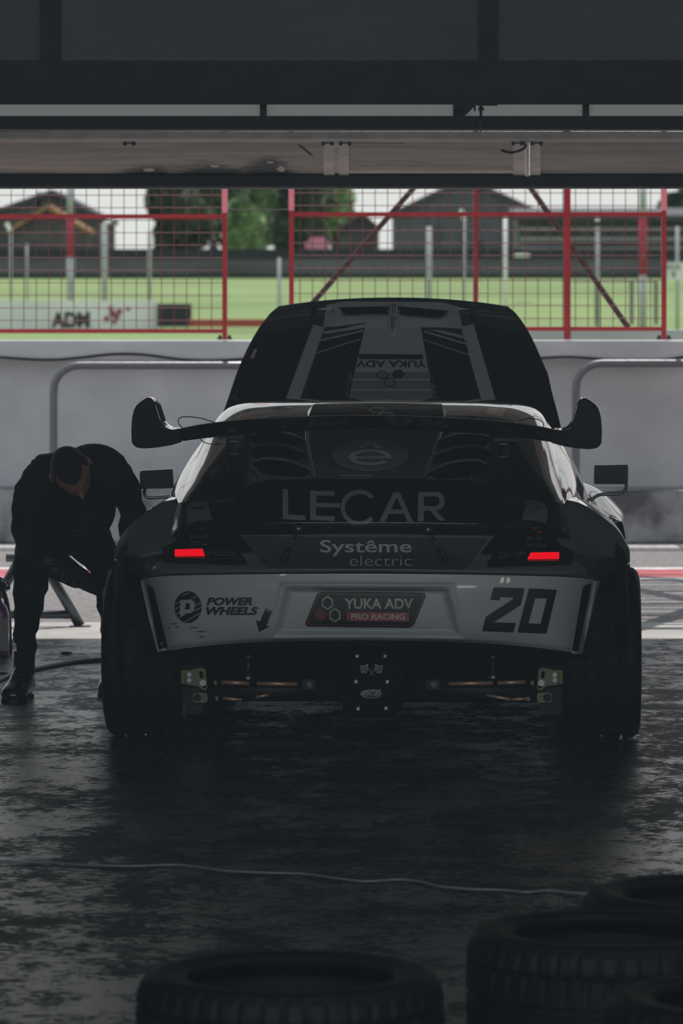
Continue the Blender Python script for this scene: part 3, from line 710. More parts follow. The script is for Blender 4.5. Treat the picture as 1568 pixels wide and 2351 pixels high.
def decal(name, polys, m, tree, layer=1, parent=car, cell=14, faces=None, base=.0016):
    """flat print wrapped on a body surface. polys: list of outlines (first outer, rest holes) or (verts, faces)"""
    bm = bmesh.new()
    if faces is None:
        flat = [Vector((p[0], p[1], 0)) for pl in polys for p in pl]
        tris = tessellate_polygon([[Vector((p[0], p[1], 0)) for p in pl] for pl in polys])
    else: flat = [Vector((p[0], p[1], 0)) for p in polys]; tris = faces
    bv = [bm.verts.new(v) for v in flat]
    for t in tris:
        try: bm.faces.new([bv[i] for i in t])
        except ValueError: pass
    xs = [v.x for v in flat]; ys = [v.y for v in flat]
    for ax, lo, hi in ((0, min(xs), max(xs)), (1, min(ys), max(ys))):
        k = math.floor(lo/cell)+1
        while k*cell < hi:
            co = Vector((0, 0, 0)); no = Vector((0, 0, 0)); co[ax] = k*cell; no[ax] = 1
            bmesh.ops.bisect_plane(bm, geom=list(bm.verts)+list(bm.edges)+list(bm.faces), plane_co=co, plane_no=no); k += 1
    bm.verts.index_update(); vs = []; last = None; miss = []
    for v in bm.verts:
        d = ray(v.co.x, v.co.y); h, nrm, i, dist = tree.ray_cast(CAML, d)
        if h is None: vs.append(None); miss.append((len(vs)-1, d))
        else:
            if nrm.dot(d) > 0: nrm = -nrm
            vs.append(h-d*base*layer+nrm*base*.4*layer)
    good = [v for v in vs if v]
    for i, d in miss:
        t = min(good, key=lambda g: (g-CAML).normalized().cross(d).length) if good else Vector((0, 0, 0))
        vs[i] = CAML+d*((t-CAML).length)
    fs = [[v.index for v in f.verts] for f in bm.faces]; bm.free()
    o = mk(name, vs, fs, m, parent); return o
def decal_text(name, s, x0, y0, x1, y1, m, tree, layer=2, parent=car, off=0, rot180=False, skew=0, shear=0, base=.0016):
    vs, fs = text_mesh(s, off, shear); return decal(name, fit(vs, x0, y0, x1, y1, rot180, skew), m, tree, layer, parent, 12, fs, base)
def hexa(cx, cy, rx, ry, a0=30): return [(cx+rx*math.cos(R(a0+60*k)), cy+ry*math.sin(R(a0+60*k))) for k in range(6)]
def stroke(pts, w_):
    """closed outline of a thick polyline"""
    pts = [Vector((p[0], p[1])) for p in pts]; A = []; B = []
    for i, p in enumerate(pts):
        t1 = (p-pts[i-1]).normalized() if i else None; t2 = (pts[i+1]-p).normalized() if i < len(pts)-1 else None
        t = ((t1 or t2)+(t2 or t1)).normalized(); n_ = Vector((-t.y, t.x)); k = w_/2/max(.35, n_.dot(Vector((-(t1 or t2).y, (t1 or t2).x))))
        A.append(p+n_*k); B.append(p-n_*k)
    return A+B[::-1]
# --- bumper with plate recess and corner slits
REC_O = [(652, 1342), (1033, 1345), (1064, 1467), (622, 1465)]; REC_I = [(678, 1360), (1008, 1362), (1042, 1457), (640, 1455)]
def qdist(x, y, q):
    """signed distance inside convex quad (positive inside)"""
    d = 1e9
    for i in range(4):
        a, b = q[i], q[(i+1) % 4]; ex, ey = b[0]-a[0], b[1]-a[1]; l = math.hypot(ex, ey)
        d = min(d, (ex*(y-a[1])-ey*(x-a[0]))/l)
    return d
SL_L = [(337, 1341), (353, 1350), (386, 1489), (366, 1492)]
def bump_mod(v):
    x, y = PX(v); d = qdist(x, y, [(655, 1346), (1029, 1348), (1058, 1463), (628, 1461)])
    v = v.copy(); v.y += .038*sstep(0, 15, d)-.006*sstep(-12, -4, d)*(1-sstep(-4, 3, d))
    return v
bumper = reg('bumper', loft('bumper', [
    [(322,1331,.33),(345,1326,.20),(390,1322,.11),(470,1320,.06),(620,1318,.02),('c',1317,0)],
    [(330,1360,.31),(352,1358,.19),(396,1358,.10),(475,1358,.05),(620,1358,.01),('c',1358,-.01)],
    [(345,1430,.29),(367,1430,.18),(405,1430,.10),(480,1430,.05),(620,1430,.01),('c',1430,-.01)],
    [(357,1478,.28),(377,1478,.18),(412,1474,.11),(485,1468,.07),(620,1462,.03),('c',1458,.02)],
    [(362,1497,.29),(382,1494,.19),(418,1489,.13),(490,1481,.09),(620,1473,.06),('c',1470,.05)]], WHITEP, ku=26, kv=22, mod=bump_mod))
loft('bumper_underside', [
    [(362,1497,.29),(382,1494,.19),(418,1489,.13),(490,1481,.09),(620,1473,.06),('c',1470,.05)],
    [(364,1501,.31),(384,1500,.22),(420,1496,.20),(490,1490,.18),(620,1484,.16),('c',1481,.15)],
    [(370,1480,.50),(390,1470,.50),(425,1465,.50),(490,1460,.50),(620,1455,.50),('c',1450,.50)]], SATIN, ku=3, kv=3)
# upper bumper lip and rear fascia
fascia = reg('fascia', loft('rear_fascia', [
    [(322,1327,.31),(350,1323,.18),(390,1319,.09),(470,1317,.04),(620,1315,.0),('c',1313,-.02)],
    [(330,1322,.30),(352,1318,.17),(390,1314,.085),(470,1311,.035),(620,1309,-.005),('c',1307,-.025)],
    [(338,1304,.27),(358,1303,.15),(390,1303,.095),(470,1301,.05),(620,1300,.01),('c',1298,-.01)],
    [(350,1285,.25),(372,1284,.17),(400,1282,.13),(470,1280,.10),(620,1275,.06),('c',1271,.045)],
    [(372,1238,.28),(388,1236,.24),(410,1234,.20),(470,1230,.17),(620,1228,.10),('c',1226,.09)]], GREYW, ku=8, kv=6))
reg('corner', loft('bumper_corner', [
    [(264,1276,.54),(292,1270,.45),(322,1266,.36),(374,1256,.24)],
    [(263,1287,.52),(290,1283,.40),(320,1279,.30),(373,1270,.16)],
    [(272,1296,.50),(300,1294,.39),(335,1290,.26),(378,1284,.15)],
    [(292,1312,.44),(312,1310,.34),(345,1307,.20),(386,1303,.11)],
    [(312,1325,.38),(326,1324,.29),(352,1320,.175),(390,1317,.09)]], GLOSS2, ku=6, kv=6, mirror=False, bothsides=True))
# hatch lid (lettering sits on it)
lid = reg('lid', loft('hatch_lid', [
    [(384,1240,.26),(402,1236,.22),(430,1233,.20),(470,1231,.17),(545,1229,.13),(640,1227,.10),('c',1225,.09)],
    [(392,1222,.27),(408,1220,.22),(435,1218,.18),(470,1216,.15),(545,1212,.10),(640,1209,.075),('c',1208,.065)],
    [(396,1212,.28),(412,1209,.22),(437,1206,.18),(470,1203,.14),(545,1200,.085),(640,1198,.05),('c',1197,.04)],
    [(400,1185,.31),(416,1182,.26),(440,1175,.22),(470,1170,.20),(545,1163,.16),(640,1157,.14),('c',1155,.13)],
    [(408,1155,.38),(422,1152,.34),(445,1149,.32),(470,1148,.30),(545,1138,.27),(600,1106,.28),('c',1100,.28)]], CARBON, ku=8, kv=7))
# sloping hatch / louvre panel and roof
GR = [
    [(408,1155,.38),(422,1152,.34),(445,1149,.32),(470,1148,.30),(545,1138,.27),(600,1106,.28),(660,1101,.28),('c',1100,.28)],
    [(424,1118,.62),(436,1112,.56),(452,1106,.52),(475,1102,.50),(545,1092,.47),(600,1072,.48),(660,1067,.49),('c',1065,.50)],
    [(446,1062,1.00),(456,1052,.95),(470,1043,.91),(490,1034,.88),(545,1018,.85),(600,1011,.85),(660,1006,.85),('c',1003,.85)],
    [(474,1002,1.40),(482,990,1.34),(492,980,1.30),(508,970,1.26),(550,957,1.22),(600,951,1.2),(660,947,1.2),('c',944,1.2)],
    [(498,965,1.75),(505,952,1.70),(515,943,1.66),(530,935,1.63),(565,926,1.60),(610,921,1.6),(670,918,1.6),('c',916,1.6)],
    [(520,965,2.2),(526,952,2.2),(535,940,2.2),(548,930,2.2),(580,922,2.2),(620,918,2.2),(675,916,2.2),('c',915,2.2)]]
hatch = reg('hatch', loft('rear_hatch', GR, GLOSS, ku=7, kv=9))
left_edge = [L3(r[0]) for r in GR]
# windscreen, side glass, doors, nose: simple true volumes towards the front
zc = .95
le = left_edge
loft('windscreen', [
    [le[5], Vector((-.50, 2.2, 1.225)), Vector((-.25, 2.2, 1.25)), CP('c', 915, 2.2)],
    [Vector((-.68, 2.5, 1.08)), Vector((-.50, 2.5, 1.15)), Vector((-.25, 2.5, 1.17)), Vector((0, 2.5, 1.18))],
    [Vector((-.74, 2.8, .92)), Vector((-.52, 2.88, .93)), Vector((-.25, 2.92, .94)), Vector((0, 2.93, .94))]], DGLASS, ku=5, kv=5)
side_top = [le[0], le[1], le[2], le[3], le[4], le[5], Vector((-.68, 2.5, 1.08)), Vector((-.74, 2.8, .92))]
belt = [Vector((-.74, .42, .86)), Vector((-.78, .62, .88)), Vector((-.82, 1.0, .89)), Vector((-.84, 1.4, .89)), Vector((-.85, 1.75, .88)), Vector((-.85, 2.2, .88)), Vector((-.84, 2.5, .89)), Vector((-.82, 2.8, .89))]
loft('side_glass', [side_top, [a.lerp(b, .5)+Vector((-.01, 0, .015)) for a, b in zip(side_top, belt)], belt], DGLASS, ku=5, kv=5, mirror=False, bothsides=True)
belt2 = belt+[Vector((-.80, 3.3, .84)), Vector((-.72, 3.8, .74)), Vector((-.55, 4.05, .62))]
ws = [Vector((-.90 if 1.2 < p.y < 2.4 else -.88, p.y, .62)) for p in belt2[:8]]+[Vector((-.9, 3.3, .6)), Vector((-.82, 3.85, .52)), Vector((-.60, 4.12, .45))]
sl = [Vector((-.86, max(p.y, 1.15) if p.y < 2 else min(p.y, 2.75), .08)) for p in belt2[:8]]+[Vector((-.86, 2.8, .5)), Vector((-.84, 3.8, .1)), Vector((-.62, 4.12, .06))]
loft('body_side', [belt2, [a.lerp(b, .5)+Vector((-.02, 0, 0)) for a, b in zip(belt2, ws)], ws, sl], GLOSS, ku=4, kv=4, mirror=False, bothsides=True)
loft('nose', [
    [Vector((-.62, 4.12, .06)), Vector((-.3, 4.25, .06)), Vector((0, 4.30, .06))],
    [Vector((-.60, 4.12, .45)), Vector((-.3, 4.27, .45)), Vector((0, 4.31, .45))],
    [Vector((-.55, 4.05, .62)), Vector((-.3, 4.16, .63)), Vector((0, 4.2, .64))]], GLOSS, ku=5, kv=4)
G().box((-.62, 2.95, .25), (.62, 3.95, .60)).out('engine_bay', MATTE, car)
# floor pan: black, hides the cabin inside
G().box((-.84, 1.15, .09), (.84, 2.9, .24)).box((-.72, .9, .2), (.72, 1.0, .60)).box((-.6, 2.9, .09), (.6, 4.0, .24)).box((-.735, .82, .2), (-.6, 1.15, .7)).box((.6, .82, .2), (.735, 1.15, .7)).out('floor_pan', MATTE, car)
G().box((-.74, .42, .56), (.74, 1.0, .84)).out('trunk_tub', MATTE, car)
# --- rear fenders
FE = [
    [(262,1262,.50),(288,1216,.50),(330,1180,.48),(372,1154,.46),(402,1146,.44)],
    [(262,1270,.50),(290,1232,.46),(332,1200,.43),(376,1174,.40),(408,1166,.38)],
    [(262,1280,.50),(293,1258,.42),(334,1236,.36),(378,1214,.32),(413,1205,.30)],
    [(264,1285,.51),(298,1279,.39),(334,1273,.29),(372,1264,.20),(405,1248,.22)]]
fend = reg('fender', loft('rear_fender', FE, GREYW, ku=5, kv=5, mirror=False, bothsides=True))
top0 = [L3(p) for p in FE[0]]
def off(ps, dy, dx=0, dz=0, k=1): return [Vector((p.x+dx, p.y+dy, p.z*k+dz)) for p in ps]
loft('fender_top', [top0, off(top0, .25, .0, .004), off(top0, .55, .01, -.005), off(top0, .85, .05, -.05), [Vector((-.90, 1.5, .62)), Vector((-.89, 1.5, .68)), Vector((-.88, 1.5, .74)), Vector((-.86, 1.5, .80)), Vector((-.83, 1.5, .87))]], GLOSS, ku=5, kv=5, mirror=False, bothsides=True)
# wheel arch skin: from fender edge down around the wheel
AX = .70; RZ = .33
pa = [L3((262,1264,.50))]
def arch_row(r, x, a0=12, a1=192, n=13, flat=None):
    return [Vector((x, AX+math.cos(R(a0+(a1-a0)*k/(n-1)))*r, RZ+math.sin(R(a0+(a1-a0)*k/(n-1)))*r)) for k in range(n)]
def clampz(row, zmin, zmax): return [Vector((p.x, p.y, max(zmin, min(zmax, p.z)))) for p in row]
loft('wheel_arch', [clampz(arch_row(.52, -.93), .40, .78), clampz(arch_row(.46, -.965), .40, .75), clampz(arch_row(.40, -.975), .40, .72), clampz(arch_row(.37, -.955), .40, .7)], nmat('arch_liner', (.002, .002, .0022), .8, spec=.08), ku=3, kv=4, mirror=False, bothsides=True)
loft('bumper_flank', [
    [(262,1290,.50),(290,1312,.44),(312,1326,.38),(322,1331,.33)],
    [(262,1330,.48),(290,1350,.42),(315,1358,.37),(330,1360,.32)],
    [(270,1400,.45),(298,1415,.41),(322,1425,.36),(345,1430,.30)],
    [(296,1490,.43),(318,1496,.40),(338,1498,.36),(362,1497,.30)],
    [(303,1520,.43),(322,1515,.40),(342,1508,.36),(364,1499,.31)]], CARBON, ku=5, kv=5, mirror=False, bothsides=True)
TRI.setdefault('flank', [])
fl_ = loft('bumper_side_skin', [
    [(285,1345,.425),(308,1350,.37),(330,1358,.325)],
    [(290,1420,.425),(318,1425,.355),(344,1430,.305)],
    [(306,1500,.41),(330,1498,.36),(360,1495,.305)]], SATIN, ku=5, kv=5, mirror=False, bothsides=True)
reg('flank', fl_)
for sx in (1, -1):
    for k in (0, 1):
        a = [CP(300+k*9-0, 1350, .40-.01*k), CP(303+k*9, 1420, .395-.01*k), CP(309+k*8, 1488, .39-.01*k)]
        G().tube(curve([Vector((p.x*sx, p.y, p.z)) for p in a], 4), .004, 6).out('flank_rib', CARBON, car)
# corner slits and bright trim edges
TRIM = nmat('pale_trim_edge', (.42, .44, .41), .35, coat=.4)
bB = bvh('bumper')
for sx, q, tr_ in ((1, SL_L, [(326,1334),(345,1420),(365,1496),(380,1489)]), (-1, [(1338,1346),(1358,1338),(1326,1497),(1313,1495)], [(1367,1335),(1349,1430),(1333,1500),(1315,1497)])):
    decal('corner_slit', [rounded(q, 5)], MATTE, bB, 2, bumper)
    pts = []
    for x, y in tr_:
        h = bB.ray_cast(CAML, ray(x, y))[0]
        pts.append((h if h else CP(x, y, .30))+Vector((0, -.008, 0)))
    G().tube(pts, .0065, 8).out('trim_edge', TRIM, bumper, True)
# plate
plate = decal('race_plate', [rounded([(730,1358),(981,1361),(948,1441),(698,1438)], 13)], DEC_K, bB, 2, bumper)
PLR = nmat('plate_red_line', (.22, .03, .03), .3, coat=.5); HOLO = nmat('holographic_vinyl', (.5, .52, .46), .2, metal=.4, coat=.6)
o_ = rounded([(733,1361.5),(977,1364.5),(945,1437.5),(702,1434.5)], 12); i_ = rounded([(735,1363.5),(974,1366.5),(943.5,1435),(705,1432.5)], 11)
decal('plate_border', [o_, i_], PLR, bB, 3, bumper, 30)
decal_text('plate_lettering', 'YUKA ADV', 791, 1374, 948, 1398, HOLO, bB, 4, bumper, .025)
PLB = nmat('plate_red_box', (.40, .035, .04), .3, coat=.6)
decal('plate_red_box', [[(797,1405),(939,1406),(938,1426),(796,1425)]], PLB, bB, 3, bumper)
decal_text('plate_lettering', 'PRO RACING', 806, 1409, 930, 1422, HOLO, bB, 4, bumper, .03)
for cx_, cy_ in ((752,1384),(769,1412)): decal('plate_hexagon', [hexa(cx_, cy_, 14.5, 16.5), hexa(cx_, cy_, 11, 12.5)], HOLO, bB, 4, bumper)
decal('plate_hexagon', [hexa(736,1412,14,14)], PLR, bB, 4, bumper)
# number 20
t2 = lambda L: [(1050+x/3.484, 1120+y/3.484) for x, y in L]
decal('number_two', [rounded(t2([(290,795),(538,803),(508,935),(292,1075),(468,1080),(445,1155),(197,1145),(228,1030),(445,890),(447,877),(345,873),(338,900),(263,895)]), 2.5)], DEC_K, bB, 2, bumper)
decal('number_zero', [rounded(t2([(572,803),(795,815),(712,1165),(480,1155)]), 3), t2([(622,882),(716,885),(665,1087),(568,1083)])], DEC_K, bB, 2, bumper)
# POWER WHEELS, round P mark, arrow
decal_text('sponsor_lettering', 'POWER', 474, 1371.5, 580, 1390, DEC_K, bB, 2, bumper, .045, shear=.25)
decal_text('sponsor_lettering', 'WHEELS', 473, 1393, 593, 1412, DEC_K, bB, 2, bumper, .045, shear=.25)
decal('round_mark', [[(432+31*math.cos(a), 1393.5+36.5*math.sin(a)) for a in [2*math.pi*k/40 for k in range(40)]]], DEC_K, bB, 2, bumper)
for pl in ([(415,1377),(440,1377),(448,1383),(446,1401),(438,1408),(424,1408),(422,1413),(413,1413)],): 
    decal('round_mark_letter', [rounded(pl, 3), [(427,1385),(437,1385),(436,1399),(425,1399)]], WHITEP, bB, 3, bumper)
for a, b in (((403,1388),(420,1377)),((401,1400),(416,1390)),((418,1367),(434,1361)),((434,1377),(455,1368)),((447,1392),(463,1383)),((446,1403),(462,1394)),((410,1419),(426,1410)),((424,1428),(460,1407)),((404,1412),(415,1405))):
    decal('round_mark_slash', [stroke([a, b], 1.6)], WHITEP, bB, 3, bumper)
decal('arrow_mark', [[(230+x/3.647, 1120+y/3.647) for x, y in ((1387,1007),(1440,1032),(1392,1155),(1417,1162),(1330,1205),(1305,1107),(1338,1120))]], DEC_K, bB, 2, bumper)
decal_text('arrow_lettering', 'SOS', 611, 1398, 622, 1403, DEC_G, bB, 3, bumper, 0, skew=4)
SCUF = nmat('scuff_mark', (.12, .125, .13), .7)
for x, y, l in ((388,1432,22),(400,1440,14),(432,1441,26),(447,1450,30),(455,1462,16),(385,1443,9)):
    decal('scuff', [[(x,y),(x+l*.5,y-2.2),(x+l,y-1),(x+l*.6,y+1.2)]], SCUF, bB, 2, bumper)
# dark panel between the lights, lettering
bF = bvh('fascia')
PANEL = nmat('charcoal_vinyl_panel', (.055, .061, .066), .35, coat=.3)
decal('centre_panel', [rounded([(548,1231),(1122,1236),(1068,1308),(612,1304)], 9)], PANEL, bF, 1, fascia, base=.002)
decal_text('sponsor_lettering', 'Syst\u00eame', 735, 1240, 945, 1278, DEC_G, bF, 3, fascia, .012)
decal_text('sponsor_lettering', 'electric', 803, 1276, 945, 1300, DEC_G, bF, 3, fascia, -.012)
# LECAR
bL = bvh('lid', 'hatch'); LEC = nmat('grey_lettering_vinyl', (.29, .30, .32), .38, coat=.3)
decal('letter_l', [[(649,1123),(661,1123.5),(662,1182),(702,1184),(701,1195),(649,1192)]], LEC, bL, 2, lid)
decal('letter_e', [[(712,1127),(768,1129),(768,1139),(726,1138),(726,1155),(782,1156.5),(780,1166),(726,1165),(726,1184),(769,1186),(768,1197),(712,1194)]], LEC, bL, 2, lid)
arc = [(825+38*math.cos(R(a)), 1166+36*math.sin(R(a))) for a in range(-38, -323, -6)]
decal('letter_c', [stroke(arc, 10)], LEC, bL, 2, lid)
decal('letter_a', [[(903,1131),(918,1131),(949,1199),(936,1198.5),(928,1181),(893,1180),(884,1198),(871,1197)], [(911,1143),(924,1171),(898,1170)]], LEC, bL, 2, lid)
decal('letter_r', [[(960,1130),(1003,1130)]+[(1003+18*math.cos(R(a)), 1151+21*math.sin(R(a))) for a in range(-75, 80, 15)]+[(1001,1172),(1023,1196),(1007,1195.5),(987,1173),(973,1173),(973,1197),(959,1197)],
    [(973,1140),(1001,1140.5)]+[(1001+8*math.cos(R(a)), 1151+11*math.sin(R(a))) for a in range(-60, 61, 20)]+[(1000,1162.5),(973,1162)]], LEC, bL, 2, lid)
# gas struts / latches on the panel
for x0, y0, x1, y1 in ((686,1213,653,1283), (983,1215,1022,1283)):
    a, b = CP(x0, y0, .035), CP(x1, y1, .0)
    rt = G().bbox(a-Vector((.011, .008, .011)), a+Vector((.011, .03, .009)), .003).out('latch_mount', SATIN, car)
    G().lathe([(0, .006), (.010, .006), (.012, .003)], a+Vector((0, -.006, 0)), (0, -1, 0), 12).out('latch_bolt', STEEL, rt)
    G().tube([a.lerp(b, .08), a.lerp(b, .72)], .0045, 8).out('latch_rod', GUN, rt, True)
    G().tube([a.lerp(b, .62), a.lerp(b, .80), b], [.009, .010, .012], 10).ball(b, .015, 10, 7, (1, .8, .8)).out('latch_grip', SATIN, rt, True)
# --- tail lights
LAMP = nmat('smoked_lamp_lens', (.004, .004, .004), .06, coat=1)
LA = [(436,1152),(455,1147),(476,1149),(492,1158),(583,1268),(553,1270),(569,1297),(372,1291),(374,1264),(404,1246),(420,1220),(428,1180)]
bA = bvh('fascia', 'lid', 'hatch', 'fender', 'corner')
def mirx(x, c=842.5): return 2*c-x
SPK = nmat('lamp_led_dot', (.6, .6, .55), .2, metal=1)
for sgn in (1, -1):
    f = (lambda x: x) if sgn == 1 else mirx
    dy = 0 if sgn == 1 else 5
    lo = rounded([(f(x), y+dy*(y > 1200)) for x, y in LA], 6)
    lamp = decal('tail_light', [lo], LAMP, bA, 1, car, 10, base=.008)
    sm = lamp.modifiers.new('thickness', 'SOLIDIFY'); sm.thickness = .012; sm.offset = 0
    bl = BVHTree.FromPolygons([v.co.copy() for v in lamp.data.vertices], [list(p.vertices) for p in lamp.data.polygons])
    rr_ = [(402,1263),(466,1261),(471,1278),(402,1279)] if sgn == 1 else [(1218,1270),(1283,1269),(1283,1285),(1210,1286)]
    decal('reflector', [rounded(rr_, 1)], RED_REF, bl, 1, lamp, base=.010)
    shade = [(f(428),1168),(f(436),1156),(f(458),1150),(f(476),1153),(f(488),1196),(f(455),1197),(f(432),1204)]
    decal('inner_facet', [shade], GREYW, bl, 1, lamp, base=.0095)
    g = G(); k0 = [(x, y) for y in (1263, 1268, 1274) for x in range(478, 540, 4)]+[(x, y) for y in (1228, 1233, 1244, 1249) for x in range(434, 478, 4)]
    for x, y in k0:
        if random.random() < .25: continue
        h = bl.ray_cast(CAML, ray(f(x), y+dy))[0]
        if h: g.add([h+Vector((a, -.0068-.006, b)) for a, b in ((-.0012,-.0008),(.0012,-.0008),(.0012,.0008),(-.0012,.0008))], [(0,1,2,3)])
    setp(g.out('led_dots', SPK, lamp), kind='stuff')
# --- hatch details: ridges, centre panel, logo, louvres
bH = bvh('hatch')
CP2 = nmat('centre_panel_vinyl', (.022, .026, .026), .32, coat=.4)
centre = decal('centre_panel', [[(718,1100),(706,1040),(702,985),(716,936),(720,933),(1010,933),(1014,938),(1020,985),(998,1040),(976,1100)]], CP2, bH, 1, hatch, 12, base=.004)
for pts in ([(720,1101,.29),(712,1060,.52),(704,1005,.86),(706,965,1.1)], [(976,1102,.29),(990,1062,.52),(1008,1006,.86),(1019,967,1.1)]):
    p0 = [bH.ray_cast(CAML, ray(x, y))[0] or CP(x, y, d) for x, y, d in pts]
    p0 = curve(p0, 5); sx = 1 if p0[0].x > 0 else -1
    g = G(); vs = []; fs = []
    sec = [(-.010, 0), (-.007, .010), (0, .013), (.005, .010), (.007, 0)]
    for p in p0: vs += [p+Vector((a*sx, -b*.25, b)) for a, b in sec]
    n = len(sec)
    for i in range(len(p0)-1): fs += [(i*n+k, i*n+k+1, (i+1)*n+k+1, (i+1)*n+k) for k in range(n-1)]
    g.add(vs, fs).out('side_ridge', GLOSS, hatch, True)
# roof scoop: raised ramp with bright side walls
H_ = lambda x, y, up=0: bH.ray_cast(CAML, ray(x, y))[0]+Vector((0, 0, up))
ra = [H_(704+(1020-704)*k/10, 968-3*math.sin(math.pi*k/10), .001) for k in range(11)]
rb = [H_(718+(1015-718)*k/10, 943-4*math.sin(math.pi*k/10), .022) for k in range(11)]
rc_ = [Vector((p.x*.98, p.y+.30, p.z+.002)) for p in rb]
fs = [(i, i+1, i+12, i+11) for i in range(10)]+[(11+i, 12+i, 23+i, 22+i) for i in range(10)]
scoop = mk('roof_scoop', ra+rb+rc_, fs, CP2, hatch, True)
for a, b, c in ((ra[0], rb[0], rc_[0]), (ra[10], rb[10], rc_[10])):
    sx = -1 if a.x < 0 else 1
    mk('scoop_wall', [a, b, c, Vector((c.x+sx*.012, c.y, c.z-.03)), Vector((b.x+sx*.022, b.y, b.z-.024)), a+Vector((sx*.01, -.03, -.003))], [(0,1,4,5), (1,2,3,4)], GLOSS2, hatch)
bS = BVHTree.FromPolygons([v.co.copy() for v in scoop.data.vertices], [list(q.vertices) for q in scoop.data.polygons])
LOGO = nmat('grey_disc_vinyl', (.20, .225, .225), .35, coat=.3); LOGO2 = nmat('pale_logo_vinyl', (.66, .72, .66), .35)
ell = lambda cx, cy, rx, ry, a0=0, a1=360, st=9: [(cx+rx*math.cos(R(a)), cy+ry*math.sin(R(a))) for a in range(a0, a1, st)]
decal('logo_disc', [ell(850, 1047, 89, 37)], LOGO, bH, 3, hatch, 12, base=.002)
to = lambda x, y: (640+x/3.564, 890+y/3.564)
eo = [to(748+178*math.cos(R(a)), 578+65*math.sin(R(a))) for a in range(10, -328, -8)]
ei = [to(748+124*math.cos(R(a)), 578+43*math.sin(R(a))) for a in range(-325, 11, 8)]
decal('logo_letter', [[to(925,587),to(926,570)]+eo[1:]+[to(868,607)]+[p for p in ei if p[1] > to(0,588)[1]]+[to(624,587)]], LOGO2, bH, 5, hatch, 14, base=.002)
decal('logo_letter', [[to(624,570)]+[to(748+124*math.cos(R(a)), 575+43*math.sin(R(a))) for a in range(190, 351, 8)]+[to(866,570)]], LOGO, bH, 6, hatch, 14, base=.002)
decal('logo_letter', [[to(645,500),to(730,457),to(785,457),to(860,505),to(808,505),to(757,475),to(690,502)]], LOGO2, bH, 5, hatch, 14, base=.002)
for x in (864, 885): decal('roof_hexagon', [hexa(x, 942 if x < 870 else 953, 19, 7, 0), hexa(x, 942 if x < 870 else 953, 15, 4.5, 0)], LOGO2, bvh('hatch') if 0 else bS, 2, hatch, 12, base=.002)
decal('roof_hexagon', [ell(842, 954, 18, 7)], PLR, bS, 2, hatch, 12, base=.002)
# louvres: raised blades with dark mouths
LV = [[(574,1004),(600,999),(650,999),(699,1012),(670,1026),(640,1030),(596,1028)],
      [(572,1034),(600,1029),(655,1031),(703,1044),(672,1057),(640,1061),(592,1058)],
      [(578,1064),(610,1060),(665,1066),(712,1083),(694,1092),(640,1090),(600,1083)]]
LIPM = nmat('louvre_lip_reflection', (.16, .17, .165), .1, coat=1)  # paler colour stands in for reflections on the louvre lips
for sgn in (1, -1):
    for L in LV:
        LL = [(x, y) if sgn == 1 else (2*850-x+(y-1000)*-.03, y+4) for x, y in L]
        decal('louvre_mouth', [rounded(LL, 3)], MATTE, bH, 2, hatch, 12, base=.003)
        up = curve([bH.ray_cast(CAML, ray(x, y))[0]+Vector((0, -.012, .004)) for x, y in LL[:4]], 5)
        n = len(up); vs = []; lift = [math.sin(math.pi*k/(n-1))**.6 for k in range(n)]
        for k, p in enumerate(up): vs += [p+Vector((0, .10, .022*0+.0)), p+Vector((0, .03, .016*lift[k])), p+Vector((0, -.012*lift[k], .014*lift[k])), p+Vector((0, -.014*lift[k], .006*lift[k]))]
        fs = [(k*4+j, k*4+j+1, (k+1)*4+j+1, (k+1)*4+j) for k in range(n-1) for j in range(3)]
        mk('louvre_blade', vs, fs, LIPM, hatch, True)
# --- wheels
def wheel(x, y, name='wheel'):
    W = .285; s_ = 1 if x > 0 else -1; g = G(); n = 120
    prof = [(-.5,.72),(-.52,.78),(-.525,.86),(-.50,.94),(-.44,.985),(-.36,1.0),(-.30,1.0),(-.29,.965),(-.26,.965),(-.25,1.0),(-.03,1.0),(-.02,.965),(.02,.965),(.03,1.0),(.25,1.0),(.26,.965),(.29,.965),(.30,1.0),(.36,1.0),(.44,.985),(.50,.94),(.525,.86),(.52,.78),(.5,.72)]
    g.lathe([(h*W, r*.33) for h, r in prof], (x, y, .33), (1, 0, 0), n); vs = g.v
    for i in range(len(prof)):
        if 4 < i < 19:
            for k in range(0, n, 4): v = vs[i*n+k]; c = Vector((v.x, y, .33)); vs[i*n+k] = c+(v-c)*.975
    t = g.out(name, RUBBER, car, True)
    rm = G(); fx = x+s_*.10
    rm.lathe([(-.13, .235), (.13, .235), (.125, .215), (-.125, .215)], (x, y, .33), (1, 0, 0), 40, closed=True)
    for k in range(10):
        a = 2*math.pi*k/10; d = Vector((0, math.cos(a), math.sin(a))); c = Vector((fx, y, .33))
        rm.tube([c+d*.03, c+d*.222], [.02, .012], 6)
    rm.lathe([(-.02, .06), (.02, .06), (.03, .04)], (fx, y, .33), (s_, 0, 0), 20); rm.out('rim', SATIN, t)
    return t
for sx in (-1, 1):
    wheel(sx*.878, AX, 'rear_wheel'); wheel(sx*.86, 3.25, 'front_wheel')
    # front wide fender flare
    fr_ = [[Vector((sx*x, y, z)) for x, y, z in row] for row in (
        [(.82, 2.72, .88), (.90, 2.75, .80), (.96, 2.78, .66), (.97, 2.8, .50)],
        [(.82, 2.95, .89), (.93, 2.95, .83), (1.01, 2.95, .70), (1.02, 2.95, .62)],
        [(.80, 3.25, .87), (.93, 3.25, .82), (1.02, 3.25, .74), (1.03, 3.25, .70)],
        [(.76, 3.6, .80), (.90, 3.6, .74), (.98, 3.6, .64), (.99, 3.6, .58)])]
    loft('front_fender', fr_, GLOSS if sx < 0 else GLOSS, ku=5, kv=5, mirror=False)
